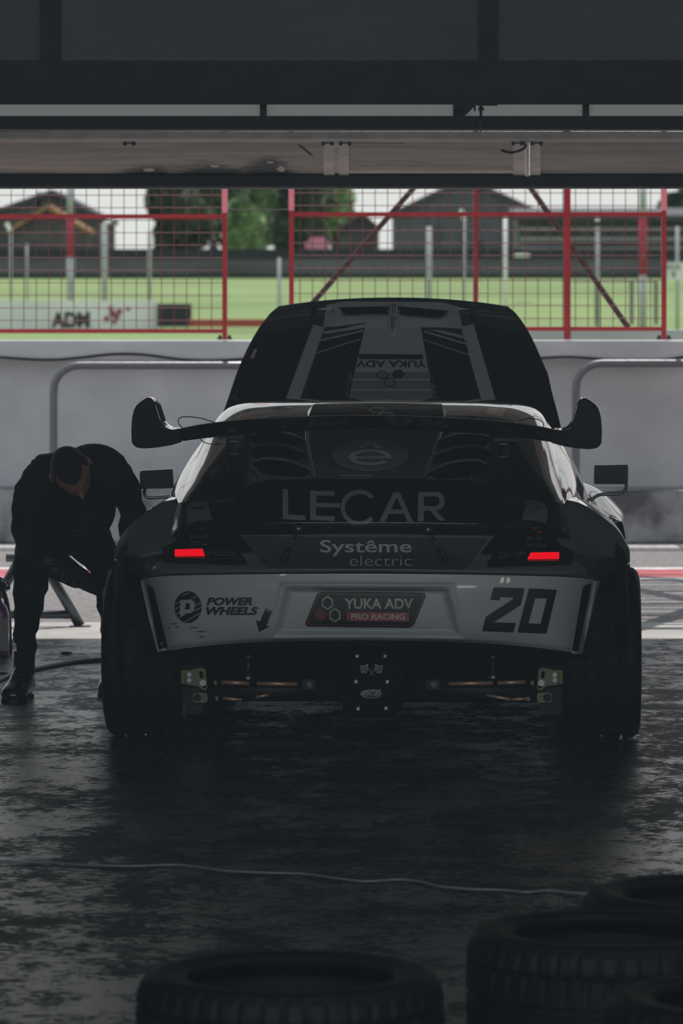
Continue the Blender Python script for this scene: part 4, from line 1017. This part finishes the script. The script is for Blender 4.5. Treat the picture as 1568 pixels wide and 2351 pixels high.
# pale top of the right front fender with dark letter
bright = nmat('silver_fender_top', (.5, .52, .5), .3, coat=.5)
fr2 = loft('fender_top_panel', [[CP(1352,1146,2.60), CP(1380,1160,2.60), CP(1398,1170,2.60)], [CP(1372,1158,2.45),CP(1388,1172,2.45),CP(1418,1190,2.45)], [CP(1392,1180,2.30),CP(1405,1188,2.30),CP(1428,1196,2.30)], [CP(1412,1200,2.25),CP(1420,1200,2.25),CP(1429,1198,2.25)]], bright, ku=5, kv=5, mirror=False)[0][0]
fb = BVHTree.FromPolygons([v.co.copy() for v in fr2.data.vertices], [list(p.vertices) for p in fr2.data.polygons])
decal_text('fender_lettering', 'E', 1398, 1182, 1414, 1196, DEC_K, fb, 3, fr2, .02, skew=4)
loft('fender_flare', [[CP(1394,1184,2.25),CP(1410,1200,2.25),CP(1428,1197,2.25)],[CP(1405,1200,2.25),CP(1422,1215,2.28),CP(1434,1222,2.3)],[CP(1420,1225,2.25),CP(1430,1235,2.28),CP(1437,1240,2.3)]], GLOSS, ku=4, kv=4, mirror=False)
# --- hood, raised
def hood_y(py, crown=0):
    yl = 3.0
    for _ in range(12):
        z = CH-(py-HY)*(15.8+yl)/F; yl = 2.75+(z-.95)*.95+crown
    return yl
HR = [(640,703,683),(618,722,697),(592,757,728),(568,800,765),(546,850,815),(527,905,868),(511,955,960),(497,1005,985),(485,1060,1045),(476,1118,1105)]
rows = []
for lx, ly, cy in HR:
    row = []
    for u in (0, .05, .15, .3, .5, .75, 1):
        py = cy+(ly-cy)*(1-u)**2.2; yl = hood_y(py, .05*(1-u)**3)
        cxp = CX+((CM @ Vector((0, yl, 1))).x)*F/(CM @ Vector((0, yl, 1))).y
        row.append(CP(lx+(cxp-lx)*u, py, yl) if u < 1 else Vector((0, yl, CH-(py-HY)*(CM @ Vector((0, yl, 1))).y/F)))
    rows.append(row)
def hood_mod(v):
    x, y = PX(v); v = v.copy()
    # scoop below the openings and central rib
    s_ = sstep(722, 728, y)*(1-sstep(728, 760, y)); v.y -= .022*s_*sstep(745, 790, x)*(1-sstep(1010, 1055, x))
    v.y -= .03*(1-sstep(3, 14, abs(x-904)))*sstep(690, 700, y)*(1-sstep(745, 775, y))
    v.y += .012*math.exp(-((y-(706+(abs(x-903)/260)**2*18))/5)**2)*(abs(x-903) > 140)
    return v
hood = reg('hood', loft('hood', rows, GLOSS2, ku=14, kv=14, mod=hood_mod))
hm = hood.modifiers.new('thickness', 'SOLIDIFY'); hm.thickness = .018; hm.offset = 1
bO = bvh('hood')
HB = nmat('hood_black_wrap', (.007, .008, .0085), .4, coat=.25); HG = nmat('hood_grey_wrap', (.50, .535, .54), .38, coat=.3)
HK = nmat('hood_deep_black_wrap', (.003, .003, .0035), .5)
hd_ = lambda n_, p, m, l: decal(n_, p, m, bO, l, hood, 8, base=.002)
hd_('graphic_stripe', [[(719,746),(745,752),(674,960),(640,960)]], HG, 2); hd_('graphic_stripe', [[(1058,751),(1087,745),(1150,960),(1117,960)]], HG, 2)
hd_('graphic_centre', [[(742,751),(750,700),(790,692),(1012,694),(1052,704),(1062,755),(966,750),(1003,960),(790,960),(838,750)]], HG, 1)
hd_('graphic_dark_side', [[(700,752),(719,746),(640,960),(508,958),(530,900),(550,848),(572,800),(596,762)]], HB, 1)
hd_('graphic_dark_side', [[(1087,745),(1110,750),(1212,765),(1236,810),(1258,858),(1280,960),(1140,960)]], HB, 1)
hd_('graphic_black_panel', [[(735,780),(830,761),(836,752),(838,750),(790,960),(683,960)]], HK, 2)
hd_('graphic_black_panel', [[(966,750),(1070,782),(1110,960),(1003,960)]], HK, 2)
for a, b, w_ in (((733,783),(834,760),3.5),((722,813),(828,779),2),((743,765),(838,750),6),((972,761),(1069,790),3.5),((974,781),(1078,816),2),((966,750),(1064,775),6)):
    hd_('graphic_line', [stroke([a, b], w_)], HG, 3)
hd_('graphic_black_bar', [[(745,754),(843,741),(838,745),(742,758)]], HK, 4); hd_('graphic_black_bar', [[(966,752),(1062,758),(1062,761),(968,757)]], HK, 4)
for a in ((800,855,1002,870),(796,874,1006,894),(792,897,1010,960)):
    hd_('graphic_band', [[(a[0]+3,a[1]),(988+(a[1]-855)*.25,a[1]),(990+(a[3]-855)*.25,a[3]),(a[0]-1,a[3])]], nmat('olive_band', (.22, .25, .235), .4), 2)
decal_text('hood_lettering', 'YUKA ADV', 818, 828, 979, 844, HK, bO, 3, hood, .03, rot180=True)
hd_('hood_red_bar', [[(824,813.5),(971,814.5),(972,826),(823,825)]], nmat('hood_maroon', (.03, .005, .01), .4), 3)
hd_('hood_hexagon', [hexa(878,862,15,11.5,0), hexa(878,862,12,8.7,0)], HK, 3); hd_('hood_hexagon', [hexa(895,879,15,11,0), hexa(895,879,12,8.2,0)], HK, 3)
hd_('hood_hexagon', [hexa(914,860,15.5,11.5,0)], DEC_MR, 3)
for q in ([(780,706),(893,704),(891,722),(797,724)], [(916,704),(1029,714),(1011,731),(918,723)]):
    vt = hd_('hood_vent', [rounded(q, 2)], MATTE, 3)
    fr = [bO.ray_cast(CAML, ray(x, y))[0]+Vector((0, -.006, .002)) for x, y in (q[0], q[3], ((q[2][0]+q[3][0])/2, (q[2][1]+q[3][1])/2+.5), q[2], q[1])]
    G().tube(curve(fr, 4), .0045, 6).out('vent_lip', GLOSS2, hood, True)
hd_('flag_mark', [[(584,802),(591,802),(583,824),(574,824)]], DEC_W, 3); hd_('flag_mark', [[(566,803),(573,803),(566,824),(558,824)]], PLR, 3)
TL = nmat('faint_side_lettering', (.10, .115, .12), .25, coat=.6)
TL2 = nmat('faint_side_lettering_dark', (.016, .018, .019), .3, coat=.4)
def vtext(s, pts, m, w_, h_, slant, mirror):
    for ch, (x, y) in zip(s, pts):
        vs, fs = text_mesh(ch, .02)
        out = [Vector((x+((v.y-.5) if not mirror else (.5-v.y))*w_-slant*((v.x-.5))*h_*(1 if not mirror else 1)*.35, y+((v.x-.5) if mirror else (.5-v.x))*h_)) for v in vs]
        decal('side_lettering', out, m, bO, 3, hood, 10, fs, base=.002)
vtext('ERO', [(568,842),(558,860),(549,878)], TL2, 15, 14, 1, False); vtext('H1', [(545,896),(540,914)], TL, 12, 14, 1, False)
vtext('VEEFO', [(1222,838),(1232,858),(1240,878),(1247,897),(1254,916)], TL2, 20, 16, -1, True)
# hood pins
for x, y in ((720,707),(1086,713)):
    c = CP(x, y, hood_y(y)-.03)
    a = G().tube([c+Vector((0, 0, .02)), c-Vector((.0, 0, .05))], [.018, .012], 8).bbox(c-Vector((.019, .01, .0)), c+Vector((.019, .012, .032)), .006).out('hood_pin', SATIN, car)
# --- wing
WS = [(372,975,1024),(400,984,1018),(440,977,1012),(480,970,1006),(560,961,998),(640,956,993),(740,952,989),(846,951,988)]
def wing_sec(px, yt, yb, c=None):
    h = []
    for (yl, f) in ((-.10, 0), (-.095, .05), (-.06, .55), (.0, .92), (.07, 1.0), (.14, .9), (.165, .72), (.16, .58), (.12, .48), (.04, .30), (-.04, .12), (-.095, -.02)):
        p = CP(px, yt+(yb-yt)*f, .03); p.y = yl; h.append(p)
    return h
secs = [wing_sec(*s_) for s_ in WS]
cxs = secs[-1]
for p in cxs: p.x = 0
secs = secs+[[Vector((-p.x, p.y, p.z)) for p in s_] for s_ in reversed(secs[:-1])]
cols = [curve([s_[k] for s_ in secs], 5) for k in range(12)]
n = 12; m_ = len(cols[0]); vs = [cols[k][i] for i in range(m_) for k in range(n)]
fs = [(i*n+k, i*n+(k+1) % n, (i+1)*n+(k+1) % n, (i+1)*n+k) for i in range(m_-1) for k in range(n)]+[tuple(range(n)), tuple((m_-1)*n+k for k in reversed(range(n)))]
WC = nmat('wing_carbon', (.004, .004, .0045), .14, coat=.8)
wing = mk('rear_wing', vs, fs, WC, car, True)
EPO = [(335,916),(346,910),(354,912),(362,922),(369,944),(376,966),(386,978),(400,984),(420,983),(424,1012),(400,1019),(365,1025),(335,1027),(318,1024),(309,1014),(308,985),(310,955),(315,936),(322,926)]
for sgn in (1, -1):
    o2 = rounded(EPO, 5, 3); n = len(o2); rings = []
    for yl, k in ((-.095, .96), (-.09, 1.0), (.03, 1.0), (.15, .90), (.155, .86)):
        ring = []
        for p in o2:
            q = Vector((365+(p.x-365)*k, 985+(p.y-985)*k)); v = CP(q.x, q.y, .03); v.y = yl-.03*sstep(375, 320, q.x)*0
            if sgn == -1: v.x = -v.x
            ring.append(v)
        rings.append(ring)
    vs = [v for r_ in rings for v in r_]; fs = [(i*n+k, i*n+(k+1) % n, (i+1)*n+(k+1) % n, (i+1)*n+k) for i in range(4) for k in range(n)]
    for t in tessellate_polygon([[Vector((p.x, p.y, 0)) for p in o2]]): fs.append(tuple(t)); fs.append(tuple(reversed([q+4*n for q in t])))
    mk('endplate', vs, fs, WC, wing)
    # mounts
    f = (lambda x: x) if sgn == 1 else (lambda x: mirx(x, 846))
    dy = 0 if sgn == 1 else 6
    up = CP(f(527), 1002+dy, .05); lo = CP(f(540), 1136+dy, .30)
    g = G(); 
    A, B = CP(f(527), 998+dy, .05), CP(f(529), 1060+dy, .10); C_ = CP(f(541), 1138+dy, .30)
    g.tube([A+Vector((0,.03,0)), B+Vector((0,.02,0)), C_], [.011, .014, .015], 6)
    g.bbox(CP(f(520), 1060+dy, .02)+Vector((0, 0, 0)) if sgn == 1 else CP(f(534), 1060+dy, .02), CP(f(534), 1004+dy, .10) if sgn == 1 else CP(f(520), 1004+dy, .10), .003)
    upst = g.out('wing_upright', SATIN, wing, True)
    g = G().bbox(CP(min(f(500), f(560)), 1008+dy, .0), CP(max(f(500), f(560)), 999+dy, .10), .003); g.out('wing_foot', SATIN, wing)
    for y in (1014, 1043):
        c = CP(f(536), y+dy, .0)
        G().tube([c-Vector((.016, 0, 0)), c+Vector((.016, 0, 0))], .0032, 8).out('clamp_bolt', STEEL, wing)
# tether cables
tetherL = [(420,984,.0),(410,972,.03),(412,960,.08),(428,957,.12),(460,960,.14),(490,969,.12),(505,974,.10)]
G().tube(curve([CP(*p) for p in tetherL], 5), .0018, 6).out('tether_cable', DARKST, wing)
G().tube(curve([CP(*p) for p in [(460,1008,.0),(470,1016,.05),(490,1020,.1),(512,1020,.10)]], 5), .0018, 6).out('tether_cable', DARKST, wing)
G().tube(curve([CP(*p) for p in [(1190,966,.06),(1215,961,.10),(1238,964,.1),(1248,975,.06),(1242,992,.0)]], 5), .0018, 6).out('tether_cable', DARKST, wing)
# --- mirrors
for pts, rect, nm in (([(336,1118),(331,1128),(334,1139),(346,1143),(380,1141),(412,1139)], [(320,1080),(397,1076),(400,1121),(321,1123)], 'mirror'),
                      ([(1438,1108),(1436,1124),(1424,1133),(1400,1135),(1377,1136),(1362,1144),(1352,1153)], [(1364,1067),(1443,1066),(1442,1112),(1363,1112)], 'mirror')):
    yl = 2.2; rc = rounded(rect, 5, 3); c0 = sum((Vector(p) for p in rc), Vector((0, 0)))/len(rc)
    n = len(rc); rings = [[CP(c0.x+(p.x-c0.x)*k, c0.y+(p.y-c0.y)*k, yl+dy) for p in rc] for dy, k in ((0, .97), (.008, 1), (.05, .98), (.09, .6))]
    vs = [v for r_ in rings for v in r_]; fs = [(i*n+k, i*n+(k+1) % n, (i+1)*n+(k+1) % n, (i+1)*n+k) for i in range(3) for k in range(n)]+[tuple(reversed(range(n))), tuple(3*n+k for k in range(n))]
    mi = mk(nm, vs, fs, CARBON, car)
    G().tube(curve([CP(x, y, yl+.03) for x, y in pts], 5), .007, 10).out('mirror_stalk', nmat('polished_stalk', (.25, .26, .26), .15, metal=1), mi, True)
# --- rear underbody: diff, arms, brackets
df = G().bbox(CP(786,1650,.42), CP(926,1490,.85), .02).out('diff_cover', nmat('cover_black', (.003, .003, .003), .8, spec=.1), car)
bD = BVHTree.FromPolygons([v.co.copy() for v in df.data.vertices], [list(p.vertices) for p in df.data.polygons])
for x, y in ((820,1506),(884,1506),(817,1565),(889,1565),(822,1627),(886,1626)):
    c = CP(x, y, .415); G().lathe([(0, .0085), (.006, .0085), (.007, .006), (.001, .0055), (.001, 0)], c, (0, -1, 0), 16).out('cover_bolt', STEEL, df)
DEC_D2 = nmat('etched_white_print', (.42, .45, .45), .5)
for sx in (-1, 1):
    cx_ = 853+sx*3
    decal('flag_pole', [stroke([(853-sx*5,1550),(853+sx*14,1528)], 1.3)], DEC_D2, bD, 2, df)
    for i in range(5):
        for j in range(4):
            if (i+j) % 2 == 0:
                x = 853+sx*(9+i*3.3); y = 1526+j*4.2+math.sin(i*1.2)*1.5+i*.6
                decal('flag_check', [[(x,y),(x+sx*3.3,y+.5),(x+sx*3,y+4.6),(x-sx*.4,y+4.1)]], DEC_D2, bD, 2, df)
    decal('flag_edge', [stroke([(853+sx*8,1525),(853+sx*15,1527),(853+sx*25,1532),(853+sx*22,1545),(853+sx*10,1543),(853+sx*8,1525)], .9)], DEC_D2, bD, 2, df)
decal('badge_oval', [ell(853,1593,25,10), ell(854,1593.5,23,8)], DEC_D2, bD, 2, df)
decal_text('badge_lettering', 'WINTERS', 831, 1587, 874, 1601, DEC_D2, bD, 3, df, .03, skew=-5)
for j, (x, y) in enumerate(((858,1597),(862,1600),(866,1597),(870,1594),(862,1594))): decal('badge_check', [[(x,y),(x+3,y-.6),(x+3,y+2),(x,y+2.6)]], DEC_D2, bD, 2, df)
def rod(name, a, b, r, m): return G().tube([CP(*a), CP(*b)], r, 12).out(name, m, car, True)
rod('tie_rod', (508,1566,.62), (572,1569,.62), .0085, COPPER); rod('tie_rod', (590,1569,.62), (682,1571,.62), .0085, COPPER)
rod('tie_rod', (1030,1570,.62), (1132,1568,.62), .0085, COPPER); rod('tie_rod', (1142,1568,.62), (1206,1566,.62), .0085, COPPER)
rod('lower_rod', (512,1603,.62), (555,1607,.62), .0065, COPPER); rod('lower_rod', (587,1601,.64), (617,1595,.64), .006, COPPER)
rod('lower_rod', (1117,1596,.64), (1172,1606,.62), .0065, COPPER); rod('lower_rod', (1174,1606,.62), (1210,1604,.62), .0065, COPPER)
for x, y in ((495,1567),(498,1603),(1222,1567),(1213,1604)): G().bbox(CP(x-4,y+6,.60), CP(x+4,y-6,.63), .002).out('jam_nut', OLIVE, car)
rod('axle_tube', (440,1590,.70), (786,1580,.70), .035, SATIN); rod('axle_tube', (926,1580,.70), (1270,1590,.70), .035, SATIN)
rod('chassis_rail', (470,1500,.66), (786,1500,.66), .02, SATIN); rod('chassis_rail', (926,1500,.66), (1240,1500,.66), .02, SATIN)
for x, yb in ((570,1562),(1132,1560)):
    dm = rod('damper', (x,1500,.58), (x,yb,.58), .007, GUN)
    for y in (1507, yb-6): G().lathe([(-.005, .018), (.005, .018)], CP(x, y, .58), (0, 0, 1), 20).out('damper_collar', STEEL, dm)
for x in (711, 996): 
    p = G().bbox(CP(x-18,1584,.56), CP(x+14,1558,.60), .005).out('inner_pivot', SATIN, car)
    G().lathe([(0, .012), (.01, .012), (.01, .008), (.02, .008)], CP(x, 1571, .56), (0, -1, 0), 16).out('pivot_bolt', GUN, p)
for sgn in (1, -1):
    f = (lambda x: x) if sgn == 1 else (lambda x: mirx(x, 854.5))
    px = lambda L: [CP(f(380+x/3.267), 1480+y/3.267, .60) for x, y in L]
    gb = G().prism(px([(103,192),(190,192),(190,292),(103,292)]), (0, .03, 0)).out('gold_bracket', GOLD, car)
    pl = [Vector(p) for p in [(135,235),(150,200),(200,190),(235,175),(280,172),(302,185),(306,230),(316,325),(300,342),(270,335),(250,310),(215,303),(165,303),(145,285)]]
    pl = rounded(pl, 14, 3)
    sp_ = G().prism([p-Vector((0, .012, 0)) for p in px([(p.x, p.y) for p in pl])], (0, .010, 0)).out('slotted_plate', OLIVE, car)
    for x, y, r_ in ((180,224,.0075),(180,265,.0075),(282,286,.010)):
        c = px([(x, y)])[0]; G().lathe([(0, r_*1.25), (.004, r_*1.25), (.004, r_), (.012, r_), (.012, r_*.5), (.009, r_*.5)], c-Vector((0, .012, 0)), (0, -1, 0), 12).out('plate_bolt', STEEL, sp_)
    for x, y in ((268,211),(272,237),(292,312)):
        c = px([(x, y)])[0]; G().lathe([(0, .0075), (.002, .0075)], c-Vector((0, .0115, 0)), (0, -1, 0), 14).out('plate_hole', MATTE, sp_)
    lb = G().prism([p for p in px([(q.x, q.y) for q in rounded([(205,360),(315,360),(315,437),(205,437)], 25, 4)])], (0, .03, 0)).out('lower_bracket', OLIVE, car)
    c = px([(238,398)])[0]; G().lathe([(0, .015), (.004, .015), (.004, .010), (.010, .008)], c, (0, -1, 0), 18).out('bush', SATIN, lb)
    # dark upright behind
    G().bbox(*sorted([CP(f(405), 1640, .66), CP(f(470), 1500, .76)], key=lambda v: v.x), .01).out('hub_upright', SATIN, car) if sgn == 1 else G().box(CP(f(470), 1640, .66), CP(f(405), 1500, .76)).out('hub_upright', SATIN, car)
for pts in ([(423,1618,.5),(422,1632,.5),(419,1642,.5)], [(427,1618,.5),(426,1640,.5),(422,1650,.5)]): G().tube(curve([CP(*p) for p in pts], 4), .0012, 5).out('brake_wire', STEEL, car)
# flank logos
LG3 = nmat('dim_flank_print', (.045, .05, .052), .4); bK = bvh('flank')
for sgn in (1, -1):
    cx_ = 324 if sgn == 1 else 1371
    decal('flank_logo', [ell(cx_, 1443, 12, 40), ell(cx_, 1443, 10.5, 37)], LG3, bK, 3, car)
    decal('flank_logo', [stroke([(cx_+7*math.cos(R(a)), 1452+17*math.sin(R(a))) for a in range(30, 361, 15)]+[(cx_-6, 1452)], 2.2)], LG3, bK, 3, car)
    decal('flank_logo', [stroke([(cx_-5, 1432), (cx_+1, 1420), (cx_+6, 1430)], 2)], LG3, bK, 3, car)
# ------------------------------------------------------------------ the mechanic
PB = Vector((PW(70, 1605, 17.95).x, 18.0, 0))
mech = empty('person', PB, 'person in dark overalls bending over and reaching to the left rear wheel', 'person')
MAT[mech.name] = Matrix.Translation(PB)
SUIT = nmat('dark_overall_cloth', (.010, .0105, .012), .85, spec=.25, bump=.25, bscale=40)
SKIN = nmat('skin', (.55, .25, .20), .5, bump=.05, bscale=90)
HAIR = nmat('short_dark_hair', (.012, .010, .010), .7, bump=.4, bscale=220)
BOOT = nmat('black_boot_leather', (.008, .008, .009), .28, coat=.4)
N = [((105,1210,18.3),.155,None), ((132,1155,18.2),.175,0), ((168,1098,18.05),.175,1), ((168,1080,17.9),.085,2), ((166,1085,17.78),.06,3),
     ((226,1078,18.05),.135,2), ((268,1096,18.0),.100,5), ((296,1145,17.95),.066,6), ((306,1178,17.8),.056,7), ((297,1226,17.5),.044,8), ((300,1262,17.3),.034,9),
     ((112,1094,18.05),.118,2), ((73,1119,18.0),.092,11), ((58,1180,18.0),.070,12), ((66,1246,17.9),.066,13), ((118,1285,17.75),.066,14), ((172,1322,17.5),.052,15), ((222,1347,17.25),.036,16), ((238,1354,17.18),.030,17),
     ((84,1250,18.25),.110,0), ((74,1310,18.1),.088,19), ((68,1365,17.98),.068,20), ((60,1430,17.99),.058,21), ((57,1525,18.0),.040,22),
     ((186,1215,18.3),.125,0), ((240,1285,18.15),.080,24), ((256,1400,18.2),.058,25), ((263,1512,18.2),.040,26)]
me = bpy.data.meshes.new('skeleton'); me.from_pydata([tuple(PW(*a[0])) for a in N], [(i, a[2]) for i, a in enumerate(N) if a[2] is not None], [])
so = bpy.data.objects.new('skeleton', me); COL.objects.link(so)
sk = so.modifiers.new('skin', 'SKIN'); sk.use_smooth_shade = True; ss = so.modifiers.new('sub', 'SUBSURF'); ss.levels = 2; ss.render_levels = 2
for i, a in enumerate(N):
    v = me.skin_vertices[0].data[i]; v.radius = (a[1], a[1]); v.use_root = (i == 0)
dg = bpy.context.evaluated_depsgraph_get(); dg.update(); sm_ = bpy.data.meshes.new_from_object(so.evaluated_get(dg))
bv_ = [v.co.copy()+v.normal*(.005*math.sin(v.co.z*70+v.co.x*35)+.004*math.sin(v.co.x*90-v.co.z*40+v.co.y*60)) for v in sm_.vertices]; bf_ = [list(p.vertices) for p in sm_.polygons]
bpy.data.objects.remove(so); bpy.data.meshes.remove(sm_); bpy.data.meshes.remove(me)
body = G().add(bv_, bf_); body.ball(PW(200, 1162, 18.12), .13, 24, 16, (.95, .9, 1.15)).ball(PW(215, 1080, 18.05), .12, 24, 16, (1.2, 1, .95)).ball(PW(110, 1150, 18.15), .15, 24, 16); nsuit = len(body.f)
u = Vector((.91, 0, .41)).normalized(); f_ = Vector((.42, -.33, -.84)); f_ = (f_-u*f_.dot(u)).normalized(); c_ = f_.cross(u).normalized()
if c_.y > 0: c_ = -c_
HO = PW(163, 1080, 17.70)
def hp(x, y, z): return HO+u*(-x)+f_*y+c_*z
def gs_(x, y, z, cx, cy, cz, s_): return math.exp(-((x-cx)**2+(y-cy)**2+(z-cz)**2)/(2*s_*s_))
def head_pt(a, b, grow=0):
    x, y, z = math.sin(a)*math.cos(b), math.sin(a)*math.sin(b), math.cos(a)
    X = x*.078; Y = y*.098; Z = z*.118
    if z < 0: X *= 1-.30*min(1, -z)**1.3; Y *= 1-.10*(-z) if y > 0 else 1-.35*(-z)
    if y > 0 and z < -.2: Y += .018*sstep(-.2, -.9, z)*y*0+.012*y
    p = Vector((X, Y, Z))
    if y > 0:
        Y += .026*gs_(X, 0, Z, 0, 0, -.018, .011)*1.0+.020*gs_(X, 0, Z, 0, 0, -.004, .010)+.006*gs_(X, 0, Z, 0, 0, .022, .02)
        Y += .007*(gs_(X, 0, Z, .028, 0, .018, .011)+gs_(X, 0, Z, -.028, 0, .018, .011))
        Y -= .012*(gs_(X, 0, Z, .03, 0, .0, .011)+gs_(X, 0, Z, -.03, 0, .0, .011))
        Y += .005*(gs_(X, 0, Z, .03, 0, .0, .006)+gs_(X, 0, Z, -.03, 0, .0, .006))
        Y += .007*gs_(X, 0, Z, 0, 0, -.050, .010)-.004*gs_(X*.5, 0, Z, 0, 0, -.056, .003)+.006*gs_(X, 0, Z, 0, 0, -.062, .008)+.012*gs_(X, 0, Z, 0, 0, -.092, .016)
    q = Vector((X, Y, Z)); return q*(1+grow/.1) if grow else q
nu, nv = 72, 60; vs = []; fs = []
for j in range(nv+1):
    for i in range(nu): p = head_pt(math.pi*j/nv, 2*math.pi*i/nu); vs.append(hp(*p))
for j in range(nv):
    for i in range(nu): fs.append((j*nu+i, (j+1)*nu+i, (j+1)*nu+(i+1) % nu, j*nu+(i+1) % nu))
body.add(vs, fs)
for s_ in (1, -1):      # ears: rim, lobe and hollow
    ring = [hp(s_*(.079+.012*math.sin(t*.5)), -.005-.014*math.cos(t), .0+.031*math.sin(t)) for t in [2*math.pi*k/18 for k in range(19)]]
    body.tube(ring, .0048, 8); body.ball(hp(s_*.079, -.003, -.002), .02, 12, 8, (1, 1, 1), Matrix((-u*.25, f_*.7, c_*1.3)).transposed())
def hand(w_, d, n_, s_=1):
    """palm, four unequal bent fingers and a thumb from the palm side; w_ wrist, d direction, n_ palm normal"""
    d = d.normalized(); n_ = (n_-d*n_.dot(d)).normalized(); t = d.cross(n_)*s_
    M = Matrix((t, d, n_)).transposed(); body.ball(w_+d*.045, 1, 14, 10, (.042, .052, .016), M)
    for k, (o_, l) in enumerate(((-.030, .062), (-.010, .075), (.011, .080), (.031, .070))):
        p = w_+d*.085+t*o_; q = [w_+d*.05+t*o_*.8]; q.append(p)
        for j, a in enumerate((.35, .8, 1.25)): p = p+(d*math.cos(a)+n_*math.sin(a))*l*(.42, .32, .26)[j]; q.append(p)
        body.tube(q, [.009, .0092, .0085, .0078, .0062], 8); body.ball(p, .0064, 8, 6)
    p = w_+d*.025+t*.030; q = [p]
    for j, a in enumerate((.7, .45, .3)): p = p+(d*math.cos(a)+t*math.sin(a)+n_*.35)*(.032, .028, .022)[j]; q.append(p)
    body.tube(q, [.012, .0115, .010, .008], 8); body.ball(p, .008, 8, 6)
hand(PW(240, 1355, 17.17), Vector((.5, -.8, -.25)), Vector((.8, .5, -.2)), 1)
hand(PW(300, 1264, 17.29), Vector((.25, -.6, -.6)), Vector((.8, .2, .3)), -1)
bo = mk('body', body.v, body.f, SUIT, mech, True, local=False); bo.data.materials.append(SKIN)
for i, p in enumerate(bo.data.polygons):
    if i >= nsuit: p.material_index = 1
# hair cap: follows the skull above the hairline
vs = []; fs = []; idx = {}
def hairy(a, b):
    y = math.sin(a)*math.sin(b); z = math.cos(a); x = abs(math.sin(a)*math.cos(b))
    return z > (.50+.25*x if y > .25 else (-.05+1.0*max(0, y+.15) if y > -.25 else -.55))
for j in range(nv+1):
    for i in range(nu):
        a = math.pi*j/nv; b = 2*math.pi*i/nu
        if hairy(a, b): idx[(j, i)] = len(vs); vs.append(hp(*(head_pt(a, b, .0045+.0008*random.random()))))
for j in range(nv):
    for i in range(nu):
        k = [(j, i), (j+1, i), (j+1, (i+1) % nu), (j, (i+1) % nu)]
        if all(q in idx for q in k): fs.append([idx[q] for q in k])
hr = mk('hair', vs, fs, HAIR, mech, True, local=False); hs = hr.modifiers.new('thickness', 'SOLIDIFY'); hs.thickness = .005
# collar
G().tube([PW(168, 1085, 17.9)+Vector((.075*math.cos(t), .02*math.sin(t)+.02, .062*math.sin(t)+.01)) for t in [2*math.pi*k/20 for k in range(21)]], .014, 8).out('collar', SUIT, mech, True, local=False)
# boots
def boot(px, d, rz):
    c = Vector(((px-CX)*d/F, d, 0)); Rz = Matrix.Rotation(rz, 3, 'Z'); g = G(); n = 20; rows = []
    for y, w_, h, z0 in ((.085,.030,.06,.02),(.075,.038,.11,.01),(.03,.042,.15,.008),(-.01,.044,.135,.006),(-.06,.048,.088,.006),(-.11,.052,.068,.006),(-.155,.046,.052,.008),(-.178,.028,.034,.012)):
        rows.append([Rz @ Vector((w_*math.copysign(abs(math.cos(t))**.8, math.cos(t)), y, z0+h*.5+h*.5*math.copysign(abs(math.sin(t))**.7, math.sin(t))))+c for t in [2*math.pi*k/n for k in range(n)]])
    vs = [v for r_ in rows for v in r_]; fs = [(i*n+k, i*n+(k+1) % n, (i+1)*n+(k+1) % n, (i+1)*n+k) for i in range(len(rows)-1) for k in range(n)]+[tuple(range(n)), tuple((len(rows)-1)*n+k for k in range(n))]
    g.add(vs, fs); g.tube([Rz @ Vector((0, .035, .10))+c, Rz @ Vector((0, .035, .155))+c, Rz @ Vector((0, .035, .20))+c], [.046, .046, .050], 16)
    b = g.out('boot', BOOT, mech, True, local=False)
    o2 = [Vector((x, y)) for x, y in ((.03,.09),(-.03,.09),(-.042,.03),(-.048,-.06),(-.054,-.11),(-.045,-.165),(0,-.188),(.045,-.165),(.054,-.11),(.048,-.06),(.042,.03))]
    sl_ = G().prism([Rz @ Vector((p.x, p.y, 0))+c for p in rounded(o2, .02, 3)], (0, 0, .016)); mk('sole', [v-PB for v in sl_.v], sl_.f, SATIN, b)
    lc = G()
    for k in range(5): y = -.015-k*.021; z = .145-k*.0165; lc.tube([Rz @ Vector((x, y-.004*abs(x)*20, z-abs(x)*.35))+c for x in (-.026, -.01, .01, .026)], .0024, 6)
    mk('laces', [v-PB for v in lc.v], lc.f, nmat('lace_grey', (.05, .05, .05), .5), b)
    return b
boot(50, 17.98, R(-12)); boot(262, 18.22, R(-6))
# sleeve lettering, chest emblem, shoulder mark
pbv = BVHTree.FromPolygons([CI @ v for v in body.v], [list(f) for f in body.f])
def pdecal(name, poly, faces=None, m=DEC_D):
    o = decal(name, poly, m, pbv, 2, None, 8, faces, base=.002)
    for v in o.data.vertices: v.co = (CM @ v.co)-PB
    o.parent = mech
SLV = nmat('grey_sleeve_print', (.075, .08, .085), .6)
for ch, x, y, a, sz in (('R', 113, 1286, 68, 21), ('A', 127, 1309, 55, 19), ('C', 147, 1327, 40, 18), ('E', 174, 1341, 22, 16), ('L', 194, 1347, 14, 15)):
    vs, fs = text_mesh(ch, .02); ca, sa = math.cos(R(a)), math.sin(R(a))
    pdecal('sleeve_letter', [Vector((x+(v.x-.5)*sz*.8*ca+(v.y-.5)*sz*sa*1.0, y-(-(v.x-.5)*sz*.8*sa*-1 if 0 else -(v.x-.5)*sz*.8*sa)*-1+(v.y-.5)*sz*ca) ) for v in vs], fs, SLV)
for k in range(7): pdecal('chest_print', [[(160+k*5, 1217-abs(k-3)*-.3), (163.5+k*5, 1216), (163.5+k*5, 1219.5), (160+k*5, 1220)]], None, SLV)
pdecal('shoulder_print', [stroke([(98,1048),(104,1046),(102,1053),(109,1044)], 1.6)], None, SLV)
